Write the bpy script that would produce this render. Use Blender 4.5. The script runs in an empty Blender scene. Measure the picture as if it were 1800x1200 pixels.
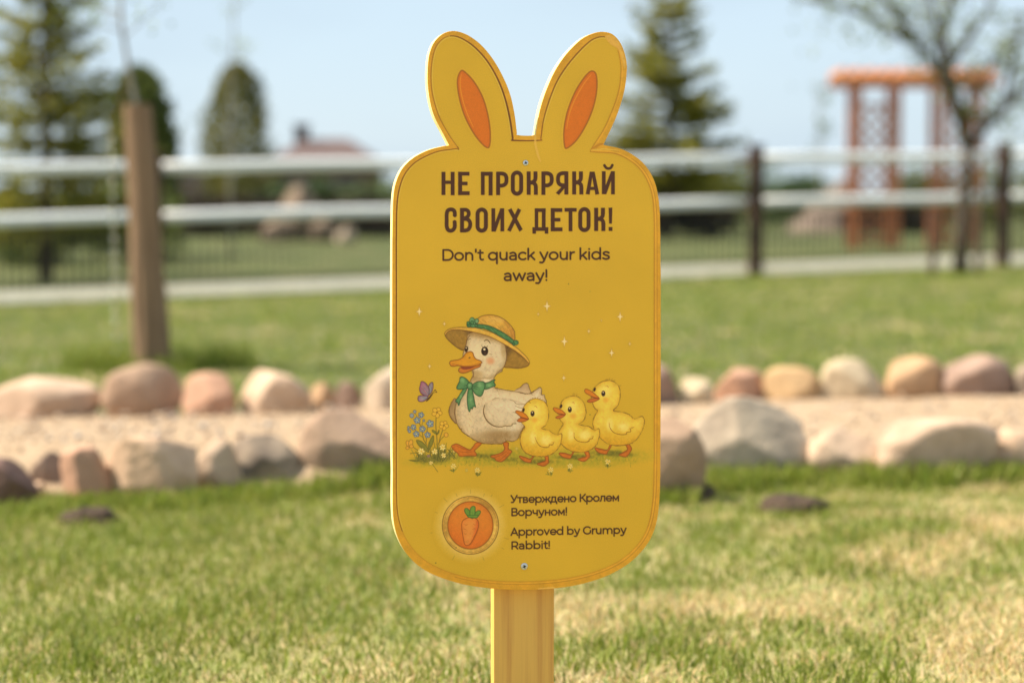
import bpy, bmesh, math, random
import numpy as np
from mathutils import Vector, Matrix, noise as mnoise
random.seed(5)
rng = np.random.default_rng(5)
scene = bpy.context.scene
COL = scene.collection

# ------------------------------------------------------------------ camera
EYE = Vector((0.0, 0.0, 1.0))
FPX = 3500.0                      # 70 mm lens on a 36 mm wide frame of 1800 units
PITCH = math.atan(260.0 / FPX)    # looking slightly down
FOCUS = 3.35
cam_d = bpy.data.cameras.new('camera')
cam = bpy.data.objects.new('camera', cam_d); COL.objects.link(cam)
cam.location = EYE
cam.rotation_euler = (math.pi / 2 - PITCH, 0, 0)
cam_d.sensor_width = 36.0; cam_d.lens = 70.0
cam_d.clip_start = 0.05; cam_d.clip_end = 3000
cam_d.dof.use_dof = True; cam_d.dof.focus_distance = FOCUS
cam_d.dof.aperture_fstop = 2.1
scene.camera = cam

# ------------------------------------------------------------------ daylight
SUN_EL, SUN_AZ = math.radians(50), math.radians(6)       # from the left, nearly in line with the sign's face
sun_vec = Vector((-math.cos(SUN_EL) * math.cos(SUN_AZ), math.cos(SUN_EL) * math.sin(SUN_AZ), math.sin(SUN_EL)))
world = bpy.data.worlds.new('World'); scene.world = world; world.use_nodes = True
nt = world.node_tree; nt.nodes.clear()
w_out = nt.nodes.new('ShaderNodeOutputWorld'); w_bg = nt.nodes.new('ShaderNodeBackground')
sky = nt.nodes.new('ShaderNodeTexSky'); sky.sky_type = 'NISHITA'; sky.sun_disc = False
sky.sun_elevation = SUN_EL; sky.sun_rotation = math.atan2(sun_vec.x, sun_vec.y)
sky.air_density = 1.0; sky.dust_density = 0.7; sky.ozone_density = 1.0; sky.altitude = 150
# thin high cloud veil, all round the sky
tc = nt.nodes.new('ShaderNodeTexCoord'); mp = nt.nodes.new('ShaderNodeMapping'); mp.inputs['Scale'].default_value = (1.2, 1.2, 5.0)
cn = nt.nodes.new('ShaderNodeTexNoise'); cn.inputs['Scale'].default_value = 2.2; cn.inputs['Detail'].default_value = 5; cn.inputs['Roughness'].default_value = .55
cr = nt.nodes.new('ShaderNodeMapRange'); cr.inputs[1].default_value = .42; cr.inputs[2].default_value = .75; cr.inputs[3].default_value = .90; cr.inputs[4].default_value = .985
mx = nt.nodes.new('ShaderNodeMix'); mx.data_type = 'RGBA'
mx.inputs[7].default_value = (1.58, 1.95, 2.27, 1)
nt.links.new(tc.outputs['Generated'], mp.inputs['Vector']); nt.links.new(mp.outputs[0], cn.inputs['Vector'])
nt.links.new(cn.outputs[0], cr.inputs[0]); nt.links.new(cr.outputs[0], mx.inputs[0]); nt.links.new(sky.outputs[0], mx.inputs[6])
nt.links.new(mx.outputs[2], w_bg.inputs['Color']); nt.links.new(w_bg.outputs[0], w_out.inputs['Surface'])
w_bg.inputs['Strength'].default_value = 0.10
sun_d = bpy.data.lights.new('sun', 'SUN'); sun_d.energy = 2.6; sun_d.angle = math.radians(0.53); sun_d.color = (1.0, 0.91, 0.77)
sun = bpy.data.objects.new('sun', sun_d); COL.objects.link(sun)
sun.rotation_euler = (-sun_vec).to_track_quat('-Z', 'Y').to_euler(); sun.location = (-8, 3, 9)
vs = scene.view_settings
vs.view_transform = 'Standard'; vs.look = 'None'; vs.gamma = 1.0; vs.use_curve_mapping = False
vs.exposure = 1.90
scene.render.engine = 'CYCLES'
scene.cycles.use_denoising = True
scene.cycles.max_bounces = 5; scene.cycles.transparent_max_bounces = 4
scene.cycles.sample_clamp_indirect = 8.0

# ------------------------------------------------------------------ helpers
def lin(c, k=1.0):
    out = []
    for v in c[:3]:
        v = v / 255.0
        out.append((v / 12.92 if v <= .04045 else ((v + .055) / 1.055) ** 2.4) * k)
    return tuple(out)

def mesh_obj(name, verts, faces, mat=None, parent=None, smooth=False):
    me = bpy.data.meshes.new(name); me.from_pydata([tuple(v) for v in verts], [], [tuple(f) for f in faces]); me.update()
    if mat: me.materials.append(mat)
    if smooth: me.shade_smooth()
    o = bpy.data.objects.new(name, me); COL.objects.link(o)
    if parent: o.parent = parent
    return o

def quick_mesh(name, V, F, mat, parent=None, col=None, smooth=False):
    """fast path for big numpy meshes; F is an (n, k) index array"""
    V = np.asarray(V, np.float32); F = np.asarray(F, np.int32); k = F.shape[1]
    me = bpy.data.meshes.new(name); me.vertices.add(len(V)); me.vertices.foreach_set('co', V.ravel())
    me.loops.add(F.size); me.loops.foreach_set('vertex_index', F.ravel())
    me.polygons.add(len(F)); me.polygons.foreach_set('loop_start', np.arange(0, F.size, k, dtype=np.int32))
    me.update(calc_edges=True); me.validate()
    if col is not None:
        a = me.color_attributes.new('Col', 'FLOAT_COLOR', 'POINT')
        c4 = np.ones((len(V), 4), np.float32); c4[:, :col.shape[1]] = col; a.data.foreach_set('color', c4.ravel())
    if mat: me.materials.append(mat)
    if smooth: me.shade_smooth()
    o = bpy.data.objects.new(name, me); COL.objects.link(o)
    if parent: o.parent = parent
    return o

def empty(name, loc=(0, 0, 0), rz=0.0):
    o = bpy.data.objects.new(name, None); COL.objects.link(o); o.location = loc; o.rotation_euler = (0, 0, rz); o.empty_display_size = .1
    return o
def tag(o, label, cat, group=None):
    o['label'] = label; o['category'] = cat
    if group: o['group'] = group
    return o
def setting(o, kind='structure'):
    o['kind'] = kind; return o
def bm_obj(name, bm, mat, parent=None, smooth=False):
    me = bpy.data.meshes.new(name); bm.to_mesh(me); bm.free(); me.materials.append(mat)
    if smooth: me.shade_smooth()
    o = bpy.data.objects.new(name, me); COL.objects.link(o)
    if parent: o.parent = parent
    return o
def bm_box(bm, c, s, bevel=0.0, rot=None):
    r = bmesh.ops.create_cube(bm, size=1.0)
    M = Matrix.Translation(c) @ (rot.to_4x4() if rot else Matrix()) @ Matrix.Diagonal((s[0], s[1], s[2], 1))
    bmesh.ops.transform(bm, matrix=M, verts=r['verts'])
    if bevel:
        es = list({e for v in r['verts'] for e in v.link_edges})
        bmesh.ops.bevel(bm, geom=es, offset=bevel, segments=2, affect='EDGES', profile=.7)
def tube(pts, rad, n=8, cap=True):
    """verts, faces of a tapered tube along points"""
    V, F = [], []; P = [Vector(p) for p in pts]
    up = Vector((.31, .17, .93)).normalized()
    for i, p in enumerate(P):
        t = (P[min(i + 1, len(P) - 1)] - P[max(i - 1, 0)]).normalized()
        a = t.cross(up); a = a.normalized() if a.length > 1e-4 else t.orthogonal().normalized()
        b = t.cross(a); r = rad[i] if hasattr(rad, '__len__') else rad
        for k in range(n):
            q = 2 * math.pi * k / n; V.append(p + a * (r * math.cos(q)) + b * (r * math.sin(q)))
    for i in range(len(P) - 1):
        for k in range(n):
            F.append((i * n + k, i * n + (k + 1) % n, (i + 1) * n + (k + 1) % n, (i + 1) * n + k))
    if cap: F.append(tuple(range(n - 1, -1, -1))); F.append(tuple((len(P) - 1) * n + k for k in range(n)))
    return V, F

def mat(name, col, rough=.7, col2=None, nscale=8.0, bump=0.0, bscale=40.0, stretch=(1, 1, 1), spec=.3, lo=.35, hi=.65, detail=4, attr=False, trans=0.0):
    m = bpy.data.materials.new(name); m.use_nodes = True; n = m.node_tree; bs = n.nodes['Principled BSDF']
    bs.inputs['Roughness'].default_value = rough; bs.inputs['Specular IOR Level'].default_value = spec
    bs.inputs['Base Color'].default_value = (*col, 1)
    tcn = n.nodes.new('ShaderNodeTexCoord'); mpn = n.nodes.new('ShaderNodeMapping'); mpn.inputs['Scale'].default_value = stretch
    n.links.new(tcn.outputs['Object'], mpn.inputs['Vector']); last = None
    if col2 is not None:
        nz = n.nodes.new('ShaderNodeTexNoise'); nz.inputs['Scale'].default_value = nscale; nz.inputs['Detail'].default_value = detail
        n.links.new(mpn.outputs[0], nz.inputs['Vector'])
        mr = n.nodes.new('ShaderNodeMapRange'); mr.inputs[1].default_value = lo; mr.inputs[2].default_value = hi; n.links.new(nz.outputs[0], mr.inputs[0])
        mi = n.nodes.new('ShaderNodeMix'); mi.data_type = 'RGBA'; mi.inputs[6].default_value = (*col, 1); mi.inputs[7].default_value = (*col2, 1)
        n.links.new(mr.outputs[0], mi.inputs[0]); last = mi.outputs[2]; n.links.new(last, bs.inputs['Base Color'])
    if attr:
        at = n.nodes.new('ShaderNodeVertexColor'); at.layer_name = 'Col'; n.links.new(at.outputs[0], bs.inputs['Base Color']); last = at.outputs[0]
    if bump:
        nb = n.nodes.new('ShaderNodeTexNoise'); nb.inputs['Scale'].default_value = bscale; nb.inputs['Detail'].default_value = 4; n.links.new(mpn.outputs[0], nb.inputs['Vector'])
        bp = n.nodes.new('ShaderNodeBump'); bp.inputs['Strength'].default_value = 1.0; bp.inputs['Distance'].default_value = bump
        n.links.new(nb.outputs[0], bp.inputs['Height']); n.links.new(bp.outputs[0], bs.inputs['Normal'])
    if trans:   # leaves let light through
        tl = n.nodes.new('ShaderNodeBsdfTranslucent'); ms = n.nodes.new('ShaderNodeMixShader'); ms.inputs[0].default_value = trans
        if last: n.links.new(last, tl.inputs['Color'])
        else: tl.inputs['Color'].default_value = (*col, 1)
        n.links.new(bs.outputs[0], ms.inputs[1]); n.links.new(tl.outputs[0], ms.inputs[2]); n.links.new(ms.outputs[0], n.nodes['Material Output'].inputs['Surface'])
    return m

# survey: the view direction of a frame point, used to place things on the ground where they stand
CP, SP = math.cos(PITCH), math.sin(PITCH)
def ray(x, y):
    a, b = (x - 900.0) / FPX, (600.0 - y) / FPX
    return Vector((a, CP + b * SP, -SP + b * CP))
def sstep(a, b, t):
    t = min(max((t - a) / (b - a), 0.0), 1.0); return t * t * (3 - 2 * t)
def gz(x, y):
    """the lawn climbs gently to the right"""
    return 0.02 * max(-12.0, min(12.0, x)) * (1 - sstep(26, 42, y))
def gzn(x, y):
    t = np.clip((y - 26) / 16.0, 0, 1); return .02 * np.clip(x, -12, 12) * (1 - t * t * (3 - 2 * t))
def on_ground(x, y):
    d = ray(x, y); z = 0.0
    for _ in range(12):
        p = EYE + d * ((z - EYE.z) / d.z); z = gz(p.x, p.y)
    return p
def at_depth(x, y, Y):
    d = ray(x, y); return EYE + d * (Y / d.y)
# ------------------------------------------------------------------ the ground
m_lawn = mat('lawn_soil', (.07, .09, .02), .95, (.115, .115, .038), 1.6, .01, 60, lo=.4, hi=.62)
m_sand = mat('path_gravel', (.46, .33, .21), .95, (.36, .25, .15), 9, .006, 220, detail=6)
m_soil = mat('dug_soil', (.055, .036, .024), .95, (.10, .065, .042), 22, .02, 60)
m_conc = mat('kerb_concrete', (.76, .69, .53), .9, (.66, .59, .45), 9, .002, 120)
ys = np.concatenate([np.arange(-6, 30, .75), np.arange(30, 60, 2), np.array([60, 80, 120, 200, 400, 900, 1800])])
xs = np.concatenate([[-1500, -500, -200, -80, -40], np.arange(-24, 25, 1.5), [40, 80, 200, 500, 1500]])
Xg, Yg = np.meshgrid(xs, ys); Zg = gzn(Xg, Yg)
nx = len(xs); idx = np.arange(Xg.size).reshape(Xg.shape)
Fg = np.stack([idx[:-1, :-1], idx[:-1, 1:], idx[1:, 1:], idx[1:, :-1]], -1).reshape(-1, 4)
lawn = setting(quick_mesh('lawn', np.stack([Xg, Yg, Zg], -1).reshape(-1, 3), Fg, m_lawn, smooth=True))
lawn.data.materials.append(mat('dry_thatch', (.215, .225, .065), .95, (.37, .31, .14), 2.2, .01, 60, lo=.38, hi=.62))     # half dry turf on the near side of the path
yc_ = Yg.reshape(-1)[Fg].mean(1); lawn.data.polygons.foreach_set('material_index', (yc_ < 7.4).astype(np.int32))

# sandy path between the two rows of stones; edges wander
def path_near(x): return 7.02 + .055 * x + .05 * math.sin(2.1 * x) + .03 * math.sin(5.3 * x + 1)
def path_far(x): return 9.35 + .085 * x + .04 * math.sin(1.7 * x + 2)
V, F = [], []
xs_p = np.arange(-14, 14.01, .2)
for i, x in enumerate(xs_p):
    a, b = path_near(x), path_far(x); dip = .035 * mnoise.noise((x * 2.3, 4.0, 0)); bk = .15 - .07 * sstep(-.4, .5, x)
    for y, h in ((a - .22 + dip * 2, -.03), (a - .05 + dip, bk * .62), (a + .10, bk), (a + .5, bk * .85), ((a + b) / 2, bk * .55), (b - .4, .03), (b, .012)):
        V.append((x, y, gz(x, y) + h + .012 * mnoise.noise((x * 3, y * 3, 0)) + .006 * mnoise.noise((x * 11, y * 11, 0))))
for i in range(len(xs_p) - 1):
    for k in range(6): F.append((i * 7 + k, (i + 1) * 7 + k, (i + 1) * 7 + k + 1, i * 7 + k + 1))
setting(mesh_obj('path', V, F, m_sand, smooth=True))
# loose gravel on the path and along its edges
n = 5200; gx_ = rng.uniform(-5.5, 5.5, n); gu = rng.beta(.75, .75, n) * 1.10 - .05
gh_ = np.interp(gu, [-.05, 0, .05, .25, .5, .85, 1.05], [.0, .72, 1.0, .85, .55, .30, .05]) * (.15 - .07 * np.clip((gx_ + .4) / .9, 0, 1))
gy_ = np.array([path_near(x) + (path_far(x) - path_near(x)) * u for x, u in zip(gx_, gu)]); gr_ = rng.uniform(.004, .014, n) * np.where(rng.random(n) < .06, 2.0, 1.0)
oct_ = np.array([(1, 0, 0), (0, 1, 0), (-1, 0, 0), (0, -1, 0), (0, 0, .8), (0, 0, -.6)]); of_ = np.array([(0, 1, 4), (1, 2, 4), (2, 3, 4), (3, 0, 4), (1, 0, 5), (2, 1, 5), (3, 2, 5), (0, 3, 5)])
ca, sa = np.cos(gx_ * 97), np.sin(gx_ * 97); VV = oct_[None] * rng.uniform(.6, 1.3, (n, 6, 1)) * gr_[:, None, None]
VV = np.stack([VV[..., 0] * ca[:, None] - VV[..., 1] * sa[:, None] + gx_[:, None], VV[..., 0] * sa[:, None] + VV[..., 1] * ca[:, None] + gy_[:, None], VV[..., 2] + (gzn(gx_, gy_) + gh_ + .002 + gr_ * .3)[:, None]], -1)
gc_ = np.array([(.50, .36, .24), (.40, .28, .18), (.56, .44, .32), (.30, .22, .16), (.46, .40, .34)])[rng.integers(0, 5, n)]
o = quick_mesh('gravel', VV.reshape(-1, 3), (of_[None] + np.arange(n)[:, None, None] * 6).reshape(-1, 3), mat('gravel_grains', (.4, .3, .2), .9, attr=True), None, np.repeat(gc_, 6, 0)); o['kind'] = 'stuff'; o['label'] = 'loose tan gravel scattered over the sandy path'; o['category'] = 'gravel'

# concrete kerb under the fence
KL, KR = on_ground(0, 533), on_ground(1800, 463)
kdir = Vector((KR.x - KL.x, KR.y - KL.y, 0)).normalized(); knor = Vector((-kdir.y, kdir.x, 0))
KAng = math.atan2(kdir.y, kdir.x)
def fence_pt(s, z=0.0, off=0.0):
    """s metres along the fence from the left frame edge, off metres behind it, z above ground"""
    p = Vector((KL.x, KL.y, 0)) + kdir * s + knor * off; p.z = gz(p.x, p.y) + z; return p
def fence_s(px):
    r = ray(px, 400); lo, hi = -20., 40.
    for _ in range(50):
        m = (lo + hi) / 2; p = fence_pt(m)
        if p.x / p.y < r.x / r.y: lo = m
        else: hi = m
    return lo
kerb = setting(empty('kerb'))
s = -6.0
while s < 17.0:
    L = 1.0
    a, b = fence_pt(s), fence_pt(s + L); c = (a + b) / 2; bm = bmesh.new()
    h2 = L / 2 - .006; prof = [(-.11, -.02), (-.11, .012), (-.028, .108), (-.012, .116), (.045, .116), (.06, .10), (.06, -.02)]
    va = [bm.verts.new((-h2, y, z)) for y, z in prof]; vb = [bm.verts.new((h2, y, z)) for y, z in prof]; n_ = len(prof)
    for q in range(n_): bm.faces.new((va[q], va[(q + 1) % n_], vb[(q + 1) % n_], vb[q]))
    bm.faces.new(va[::-1]); bm.faces.new(vb); bmesh.ops.recalc_face_normals(bm, faces=bm.faces)
    o = bm_obj('kerb_stone', bm, m_conc, kerb); o.location = c; o.rotation_euler = (0, -math.atan2(b.z - a.z, L), KAng)
    s += L
# ------------------------------------------------------------------ rail fence with pickets on the kerb
m_rail = mat('rail_paint', (.86, .85, .82), .45, (.78, .77, .74), 3, .0006, 60, (1, 8, 8))
m_post = mat('post_stain', (.045, .022, .014), .6, (.075, .038, .022), 6, .001, 60, (6, 6, 1))
m_pick = mat('picket_steel', (.02, .021, .02), .5)
fence = empty('rail_fence', fence_pt(4.5)); tag(fence, 'low paddock fence of two round white rails on dark brown posts behind the lawn', 'fence')
def fl(p): return p - fence.location
S0, S1 = -6.0, 17.0
post_s = [fence_s(p) for p in (268, 800, 1317, 1750)]
post_s = [post_s[0] - 5.6, post_s[0] - 2.8] + post_s + [post_s[-1] + 2.8]
rail_z = (1.345, .835)
for zi, z in enumerate(rail_z):
    cuts = [S0] + [p for p in post_s if S0 < p < S1] + [S1]
    for a, b in zip(cuts[:-1], cuts[1:]):
        n = 6; V, F = tube([fl(fence_pt(a + .004 + (b - a - .008) * i / n, z + .006 * math.sin(a * 3 + i), -.02)) for i in range(n + 1)], .060, 14)
        mesh_obj('rail', V, F, m_rail, fence, True)
for p in post_s:
    bm = bmesh.new(); bm_box(bm, (0, 0, .70), (.14, .12, 1.56), .012)
    bm_box(bm, (0, 0, 1.495), (.16, .14, .025), .006)
    o = bm_obj('post', bm, m_post, fence); o.location = fl(fence_pt(p, 0, -.155)); o.rotation_euler = (0, 0, KAng)
bm = bmesh.new(); bm_box(bm, (0, 0, .40), (.016, .012, .58)); pk = bm_obj('picket', bm, m_pick, fence)
s = S0 + .1; first = True; pitch_m = .088; npk = 0
while s < S1 and npk < 262:
    o = pk if first else pk.copy()
    if not first: COL.objects.link(o)
    o.parent = fence; o.location = fl(fence_pt(s, 0, .02)); first = False; s += pitch_m; npk += 1
for z in (.16, .66):
    V, F = tube([fl(fence_pt(S0 + (S1 - S0) * i / 12, z, .035)) for i in range(13)], .011, 6); mesh_obj('picket_bar', V, F, m_pick, fence)

# ------------------------------------------------------------------ foliage
def leaf_mat(name, trans=.3): return mat(name, (.08, .1, .03), .6, attr=True, trans=trans, spec=.25)
m_needle = leaf_mat('needles', .28); m_leaf = leaf_mat('leaves', .4)
m_bark = mat('bark', (.075, .055, .04), .9, (.12, .09, .065), 14, .006, 40, (3, 3, .6))
m_bark_l = mat('pale_bark', (.34, .31, .27), .85, (.22, .19, .16), 10, .003, 40, (1, 1, 3))
def leaves(P, size, cols, jitter=.35, flat=0.0, dirs=None, aspect=.55):
    """one four-sided leaf face per point, random tilt; returns V, F, C"""
    n = len(P); a = rng.normal(size=(n, 3))
    if dirs is not None: a = dirs + a * jitter
    a /= np.linalg.norm(a, axis=1)[:, None]
    b = rng.normal(size=(n, 3)); b[:, 2] *= (1 - flat); b -= (b * a).sum(1)[:, None] * a; b /= np.linalg.norm(b, axis=1)[:, None] + 1e-9
    s = (size * rng.uniform(.6, 1.35, n))[:, None]
    V = np.stack([P, P + a * s * .5 + b * s * aspect * .5, P + a * s, P + a * s * .5 - b * s * aspect * .5], 1).reshape(-1, 3)
    F = np.arange(4 * n).reshape(n, 4)
    c = np.asarray(cols)[rng.integers(0, len(cols), n)] * rng.uniform(.75, 1.3, (n, 1)); C = np.repeat(c, 4, 0)
    return V, F, C
def spruce(name, loc, H, R, label, nwh=26, cols=None, skirt=.10, group=None, sz=.11, gap=.0, seed=1):
    r = random.Random(seed); t = empty(name, loc); tag(t, label, 'tree', group)
    V, F = tube([(0, 0, -.1), (.01 * H, 0, H * .5), (0, 0, H)], [R * .075, R * .045, .008], 9); mesh_obj('trunk', V, F, m_bark, t, True)
    PP, DD, BV, BF = [], [], [], []
    for i in range(nwh):
        f = i / (nwh - 1); z = H * (skirt + (1 - skirt) * f ** .93); rad = R * (1 - f) ** .85 * r.uniform(.75, 1.15) + .04
        nb = max(4, int(11 * (1 - f) + 4))
        for k in range(nb):
            if r.random() < gap: continue
            a = r.uniform(0, 2 * math.pi); L = rad * r.uniform(.6, 1.12); droop = r.uniform(.05, .30) * (1 - f * .8) - .35 * f
            q = np.array([(math.cos(a) * L * u, math.sin(a) * L * u, z - droop * L * u + .16 * L * u * u) for u in (0, .35, .7, 1.0)])
            v, g = tube(q, [.012 * (1 - f) + .004, .008, .006, .003], 4, False); BF += [tuple(x + len(BV) for x in ff) for ff in g]; BV += v
            for u in np.linspace(.12, 1.0, max(4, int(L / .055))):
                c = np.array([np.interp(u, (0, .35, .7, 1), q[:, j]) for j in range(3)]); wv = .22 * L * (1.15 - u) + .02
                for _ in range(5):
                    off = r.uniform(-1, 1); PP.append(c + np.array([-math.sin(a) * off * wv, math.cos(a) * off * wv, -abs(off) * wv * .35 + r.uniform(-.02, .03)]))
                    DD.append((math.cos(a) * .8 - math.sin(a) * off * .7, math.sin(a) * .8 + math.cos(a) * off * .7, .05 - .2 * r.random()))
    o = mesh_obj('branches', BV, BF, m_bark, t); o['kind'] = 'stuff'
    v, f_, c = leaves(np.array(PP), sz, cols or [(.040, .062, .018), (.062, .085, .022), (.085, .10, .026), (.03, .047, .017)], .3, 0, np.array(DD), .38)
    quick_mesh('crown', v, f_, m_needle, t, c)
    return t
def blob_crown(blobs, n, sz, cols, shell=.55):
    P = []
    tot = sum(b[3] * b[4] * b[5] for b in blobs)
    for (x, y, z, rx, ry, rz) in blobs:
        k = max(20, int(n * rx * ry * rz / tot)); d = rng.normal(size=(k, 3)); d /= np.linalg.norm(d, axis=1)[:, None]
        rr = rng.uniform(shell, 1.0, k) ** .8 * (1 + .18 * np.sin(d[:, 0] * 5 + x) * np.cos(d[:, 2] * 6 + z)); P.append(np.array((x, y, z)) + d * rr[:, None] * (rx, ry, rz))
    return leaves(np.vstack(P), sz, cols)
def shrub(name, loc, w, h, label, cols, n=1800, sz=.09, cat='shrub', group=None, nb=7, depth=None, seed=0):
    r = random.Random(seed); t = empty(name, loc); tag(t, label, cat, group); depth = depth or w * .6; bl = []
    for i in range(nb):
        u = (i + .5) / nb * 2 - 1; bw = w / nb * 1.1
        bl.append((u * w * .42, r.uniform(-.3, .3) * depth, h * r.uniform(.42, .60) * (1 - .25 * u * u), max(bw, h * .3), depth * .45, h * r.uniform(.38, .48)))
    v, f, c = blob_crown(bl, n, sz, cols); quick_mesh('foliage', v, f, m_leaf, t, c)
    SV, SF = [], []
    for b in bl:
        a, g = tube([(b[0] * .6, b[1] * .5, -.05), (b[0], b[1], b[2] + b[5] * .4)], [.02, .008], 5); SF += [tuple(x + len(SV) for x in ff) for ff in g]; SV += a
    mesh_obj('stem', SV, SF, m_bark, t); return t
def gpt(px, py): p = on_ground(px, py); return p
def depth_pt(px, Y):
    r = ray(px, 340); x = r.x / r.y * Y; return Vector((x, Y, gz(x, Y)))

SPR = [(.20, .20, .026), (.29, .27, .038), (.38, .33, .055), (.13, .14, .022)]
p = depth_pt(78, 25.5)
spruce('spruce_tree', p, 5.6, 1.35, 'large spruce with yellow-green branch tips at the left edge beyond the fence', 34, SPR, .12, None, .12, .36, 3)
p = depth_pt(1172, 44)
spruce('spruce_tree', p, 6.6, 1.9, 'spruce with gaps in its crown rising behind the right rabbit ear of the sign', 24, SPR, .14, None, .19, .33, 8)
# clipped column conifers
def column_tree(loc, H, R, label, cols, seed):
    t = empty('thuja_tree', loc); tag(t, label, 'tree'); V, F = tube([(0, 0, -.1), (0, 0, H * .8)], [.07, .02], 8); mesh_obj('trunk', V, F, m_bark, t)
    n = 5200; u = rng.uniform(0, 1, n) ** .9; a = rng.uniform(0, 2 * np.pi, n)
    prof = np.minimum(1, np.sqrt(np.clip(u * 6, 0, 1)) * .8 + .2) * np.clip(1 - u ** 4.0, 0, 1) ** .55
    rr = R * prof * (1 + .17 * np.sin(a * 3 + u * 11 + seed) + .13 * np.sin(a * 5 - u * 23 + 2 * seed)) * rng.uniform(.60, 1.10, n) * np.where(rng.random(n) < .10, 1.28, 1.0)
    P = np.stack([rr * np.cos(a), rr * np.sin(a), H * (.04 + .96 * u)], 1); D = np.stack([np.cos(a) * .5, np.sin(a) * .5, np.ones(n) * .9], 1)
    v, f, c = leaves(P, .17, cols, .35, 0, D, .5); quick_mesh('crown', v, f, m_needle, t, c)
DKG = [(.10, .13, .036), (.15, .175, .045), (.075, .10, .03), (.20, .215, .055)]
OLV = [(.17, .17, .045), (.23, .21, .055), (.12, .13, .038), (.29, .245, .07)]
column_tree(depth_pt(249, 34), 3.1, .50, 'dark thuja column behind the weathered wooden post', DKG, 1.)
column_tree(depth_pt(419, 54), 4.4, .80, 'lone olive-green thuja column standing against the sky left of the sign', OLV, 4.)

# slim young birches
def sapling(name, base, pts, r0, label, crown, n=300, sz=.06, cols=None, mat_=None):
    t = empty(name, base); tag(t, label, 'tree')
    P = [Vector(q) - base for q in pts]; V, F = tube([Vector((0, 0, -.1))] + P, [r0] + list(np.linspace(r0, r0 * .35, len(P))), 8); mesh_obj('trunk', V, F, mat_ or m_bark_l, t, True)
    BV, BF, L = [], [], []
    for i in range(crown[0]):
        u = rng.uniform(crown[1], .99); k = u * (len(P) - 1); j = int(k); b = P[j].lerp(P[min(j + 1, len(P) - 1)], k - j); a = rng.uniform(0, 2 * math.pi); l = crown[2] * rng.uniform(.4, 1)
        e = b + Vector((math.cos(a) * l, math.sin(a) * l, l * rng.uniform(.1, .8))); m = (b + e) / 2 + Vector((0, 0, -.05 * l))
        v, g = tube([b, m, e], [r0 * .3, r0 * .2, r0 * .1], 5); mesh_obj('branch', v, g, mat_ or m_bark_l, t)
        for _ in range(max(1, n // crown[0])):
            q = b.lerp(e, rng.uniform(.3, 1.05)); L.append(np.array(q) + rng.normal(0, .05, 3))
    v, f, c = leaves(np.array(L), sz, cols or [(.13, .19, .05), (.10, .15, .04), (.17, .21, .07)]); quick_mesh('crown', v, f, m_leaf, t, c)
    return t
b = depth_pt(405, 30); sapling('birch_sapling', b, [at_depth(405, 330, 30), at_depth(404, 180, 30), at_depth(410, 60, 30), at_depth(413, -60, 30)], .026, 'slim pale birch in front of the olive thuja column', (7, .5, .4), 160, .05, [(.3, .36, .14), (.36, .4, .18)])
b = depth_pt(1442, 46); sapling('birch_sapling', b, [at_depth(1442, 340, 46), at_depth(1440, 240, 46), at_depth(1438, 130, 46)], .03, 'tiny thin sapling between the spruce and the red pergola', (14, .3, .35), 130, .1)

# spreading young tree with two stakes, right
T0 = depth_pt(1690, 22.2)
def tp(px, py, dy=0): return at_depth(px, py, 22.2 + dy) - T0
tree = empty('young_tree', T0); tag(tree, 'sparse spreading young tree with dark forked limbs in front of the right fence', 'tree')
limbs = [([(1688, 480), (1692, 400), (1698, 320), (1702, 262)], (.085, .075, .07, .065)),
         ([(1702, 265), (1680, 190), (1655, 130), (1615, 80), (1580, 30), (1545, -15), (1500, -60)], (.055, .05, .045, .036, .03, .024, .015)),
         ([(1700, 270), (1690, 200), (1668, 120), (1658, 60), (1668, 10), (1690, -60)], (.05, .045, .04, .034, .026, .016)),
         ([(1702, 262), (1730, 225), (1765, 190), (1805, 150), (1850, 110)], (.052, .045, .04, .034, .02)),
         ([(1655, 130), (1648, 70), (1640, 10), (1610, -60)], (.035, .03, .022, .012)),
         ([(1668, 120), (1700, 70), (1735, 20), (1760, -50)], (.034, .028, .02, .012)),
         ([(1615, 80), (1570, 60), (1530, 30), (1460, 5), (1400, 0)], (.03, .026, .02, .015, .008)),
         ([(1765, 190), (1775, 130), (1790, 70), (1795, 20)], (.03, .024, .018, .01)),
         ([(1690, 200), (1720, 150), (1745, 110), (1780, 90)], (.03, .024, .018, .01))]
LV, LF, leafP = [], [], []
for i, (pts, rad) in enumerate(limbs):
    dz = rng.uniform(-.25, .25); P = [tp(x, y, dz * k if i else 0) for k, (x, y) in enumerate(pts)]
    v, g = tube(P, rad, 9)
    if i == 0: mesh_obj('trunk', v, g, m_bark, tree, True); continue
    LV, LF = list(v), list(g)
    for k in range(len(P) - 1):
        for _ in range(7):
            b0 = P[k].lerp(P[k + 1], rng.uniform(0, 1)); l = rng.uniform(.12, .45); a = rng.uniform(0, 6.283); e = b0 + Vector((math.cos(a) * l, math.sin(a) * l, l * rng.uniform(.0, .9)))
            v, g = tube([b0, (b0 + e) / 2, e], [.009, .006, .003], 4); LF += [tuple(x + len(LV) for x in ff) for ff in g]; LV += v
            if k >= 1:
                for _ in range(7): leafP.append(np.array(b0.lerp(e, rng.uniform(.3, 1.1))) + rng.normal(0, .045, 3))
    mesh_obj('limb', LV, LF, m_bark, tree, True)
for (cx, cy, sx, n) in [(1480, 20, .28, 120), (1560, 40, .22, 100), (1790, 210, .3, 170), (1795, 90, .2, 80), (1590, 10, .2, 60)]:
    c = np.array(tp(cx, cy)); leafP += list(c + rng.normal(0, 1, (n, 3)) * (sx, .3, sx * .7))
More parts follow.
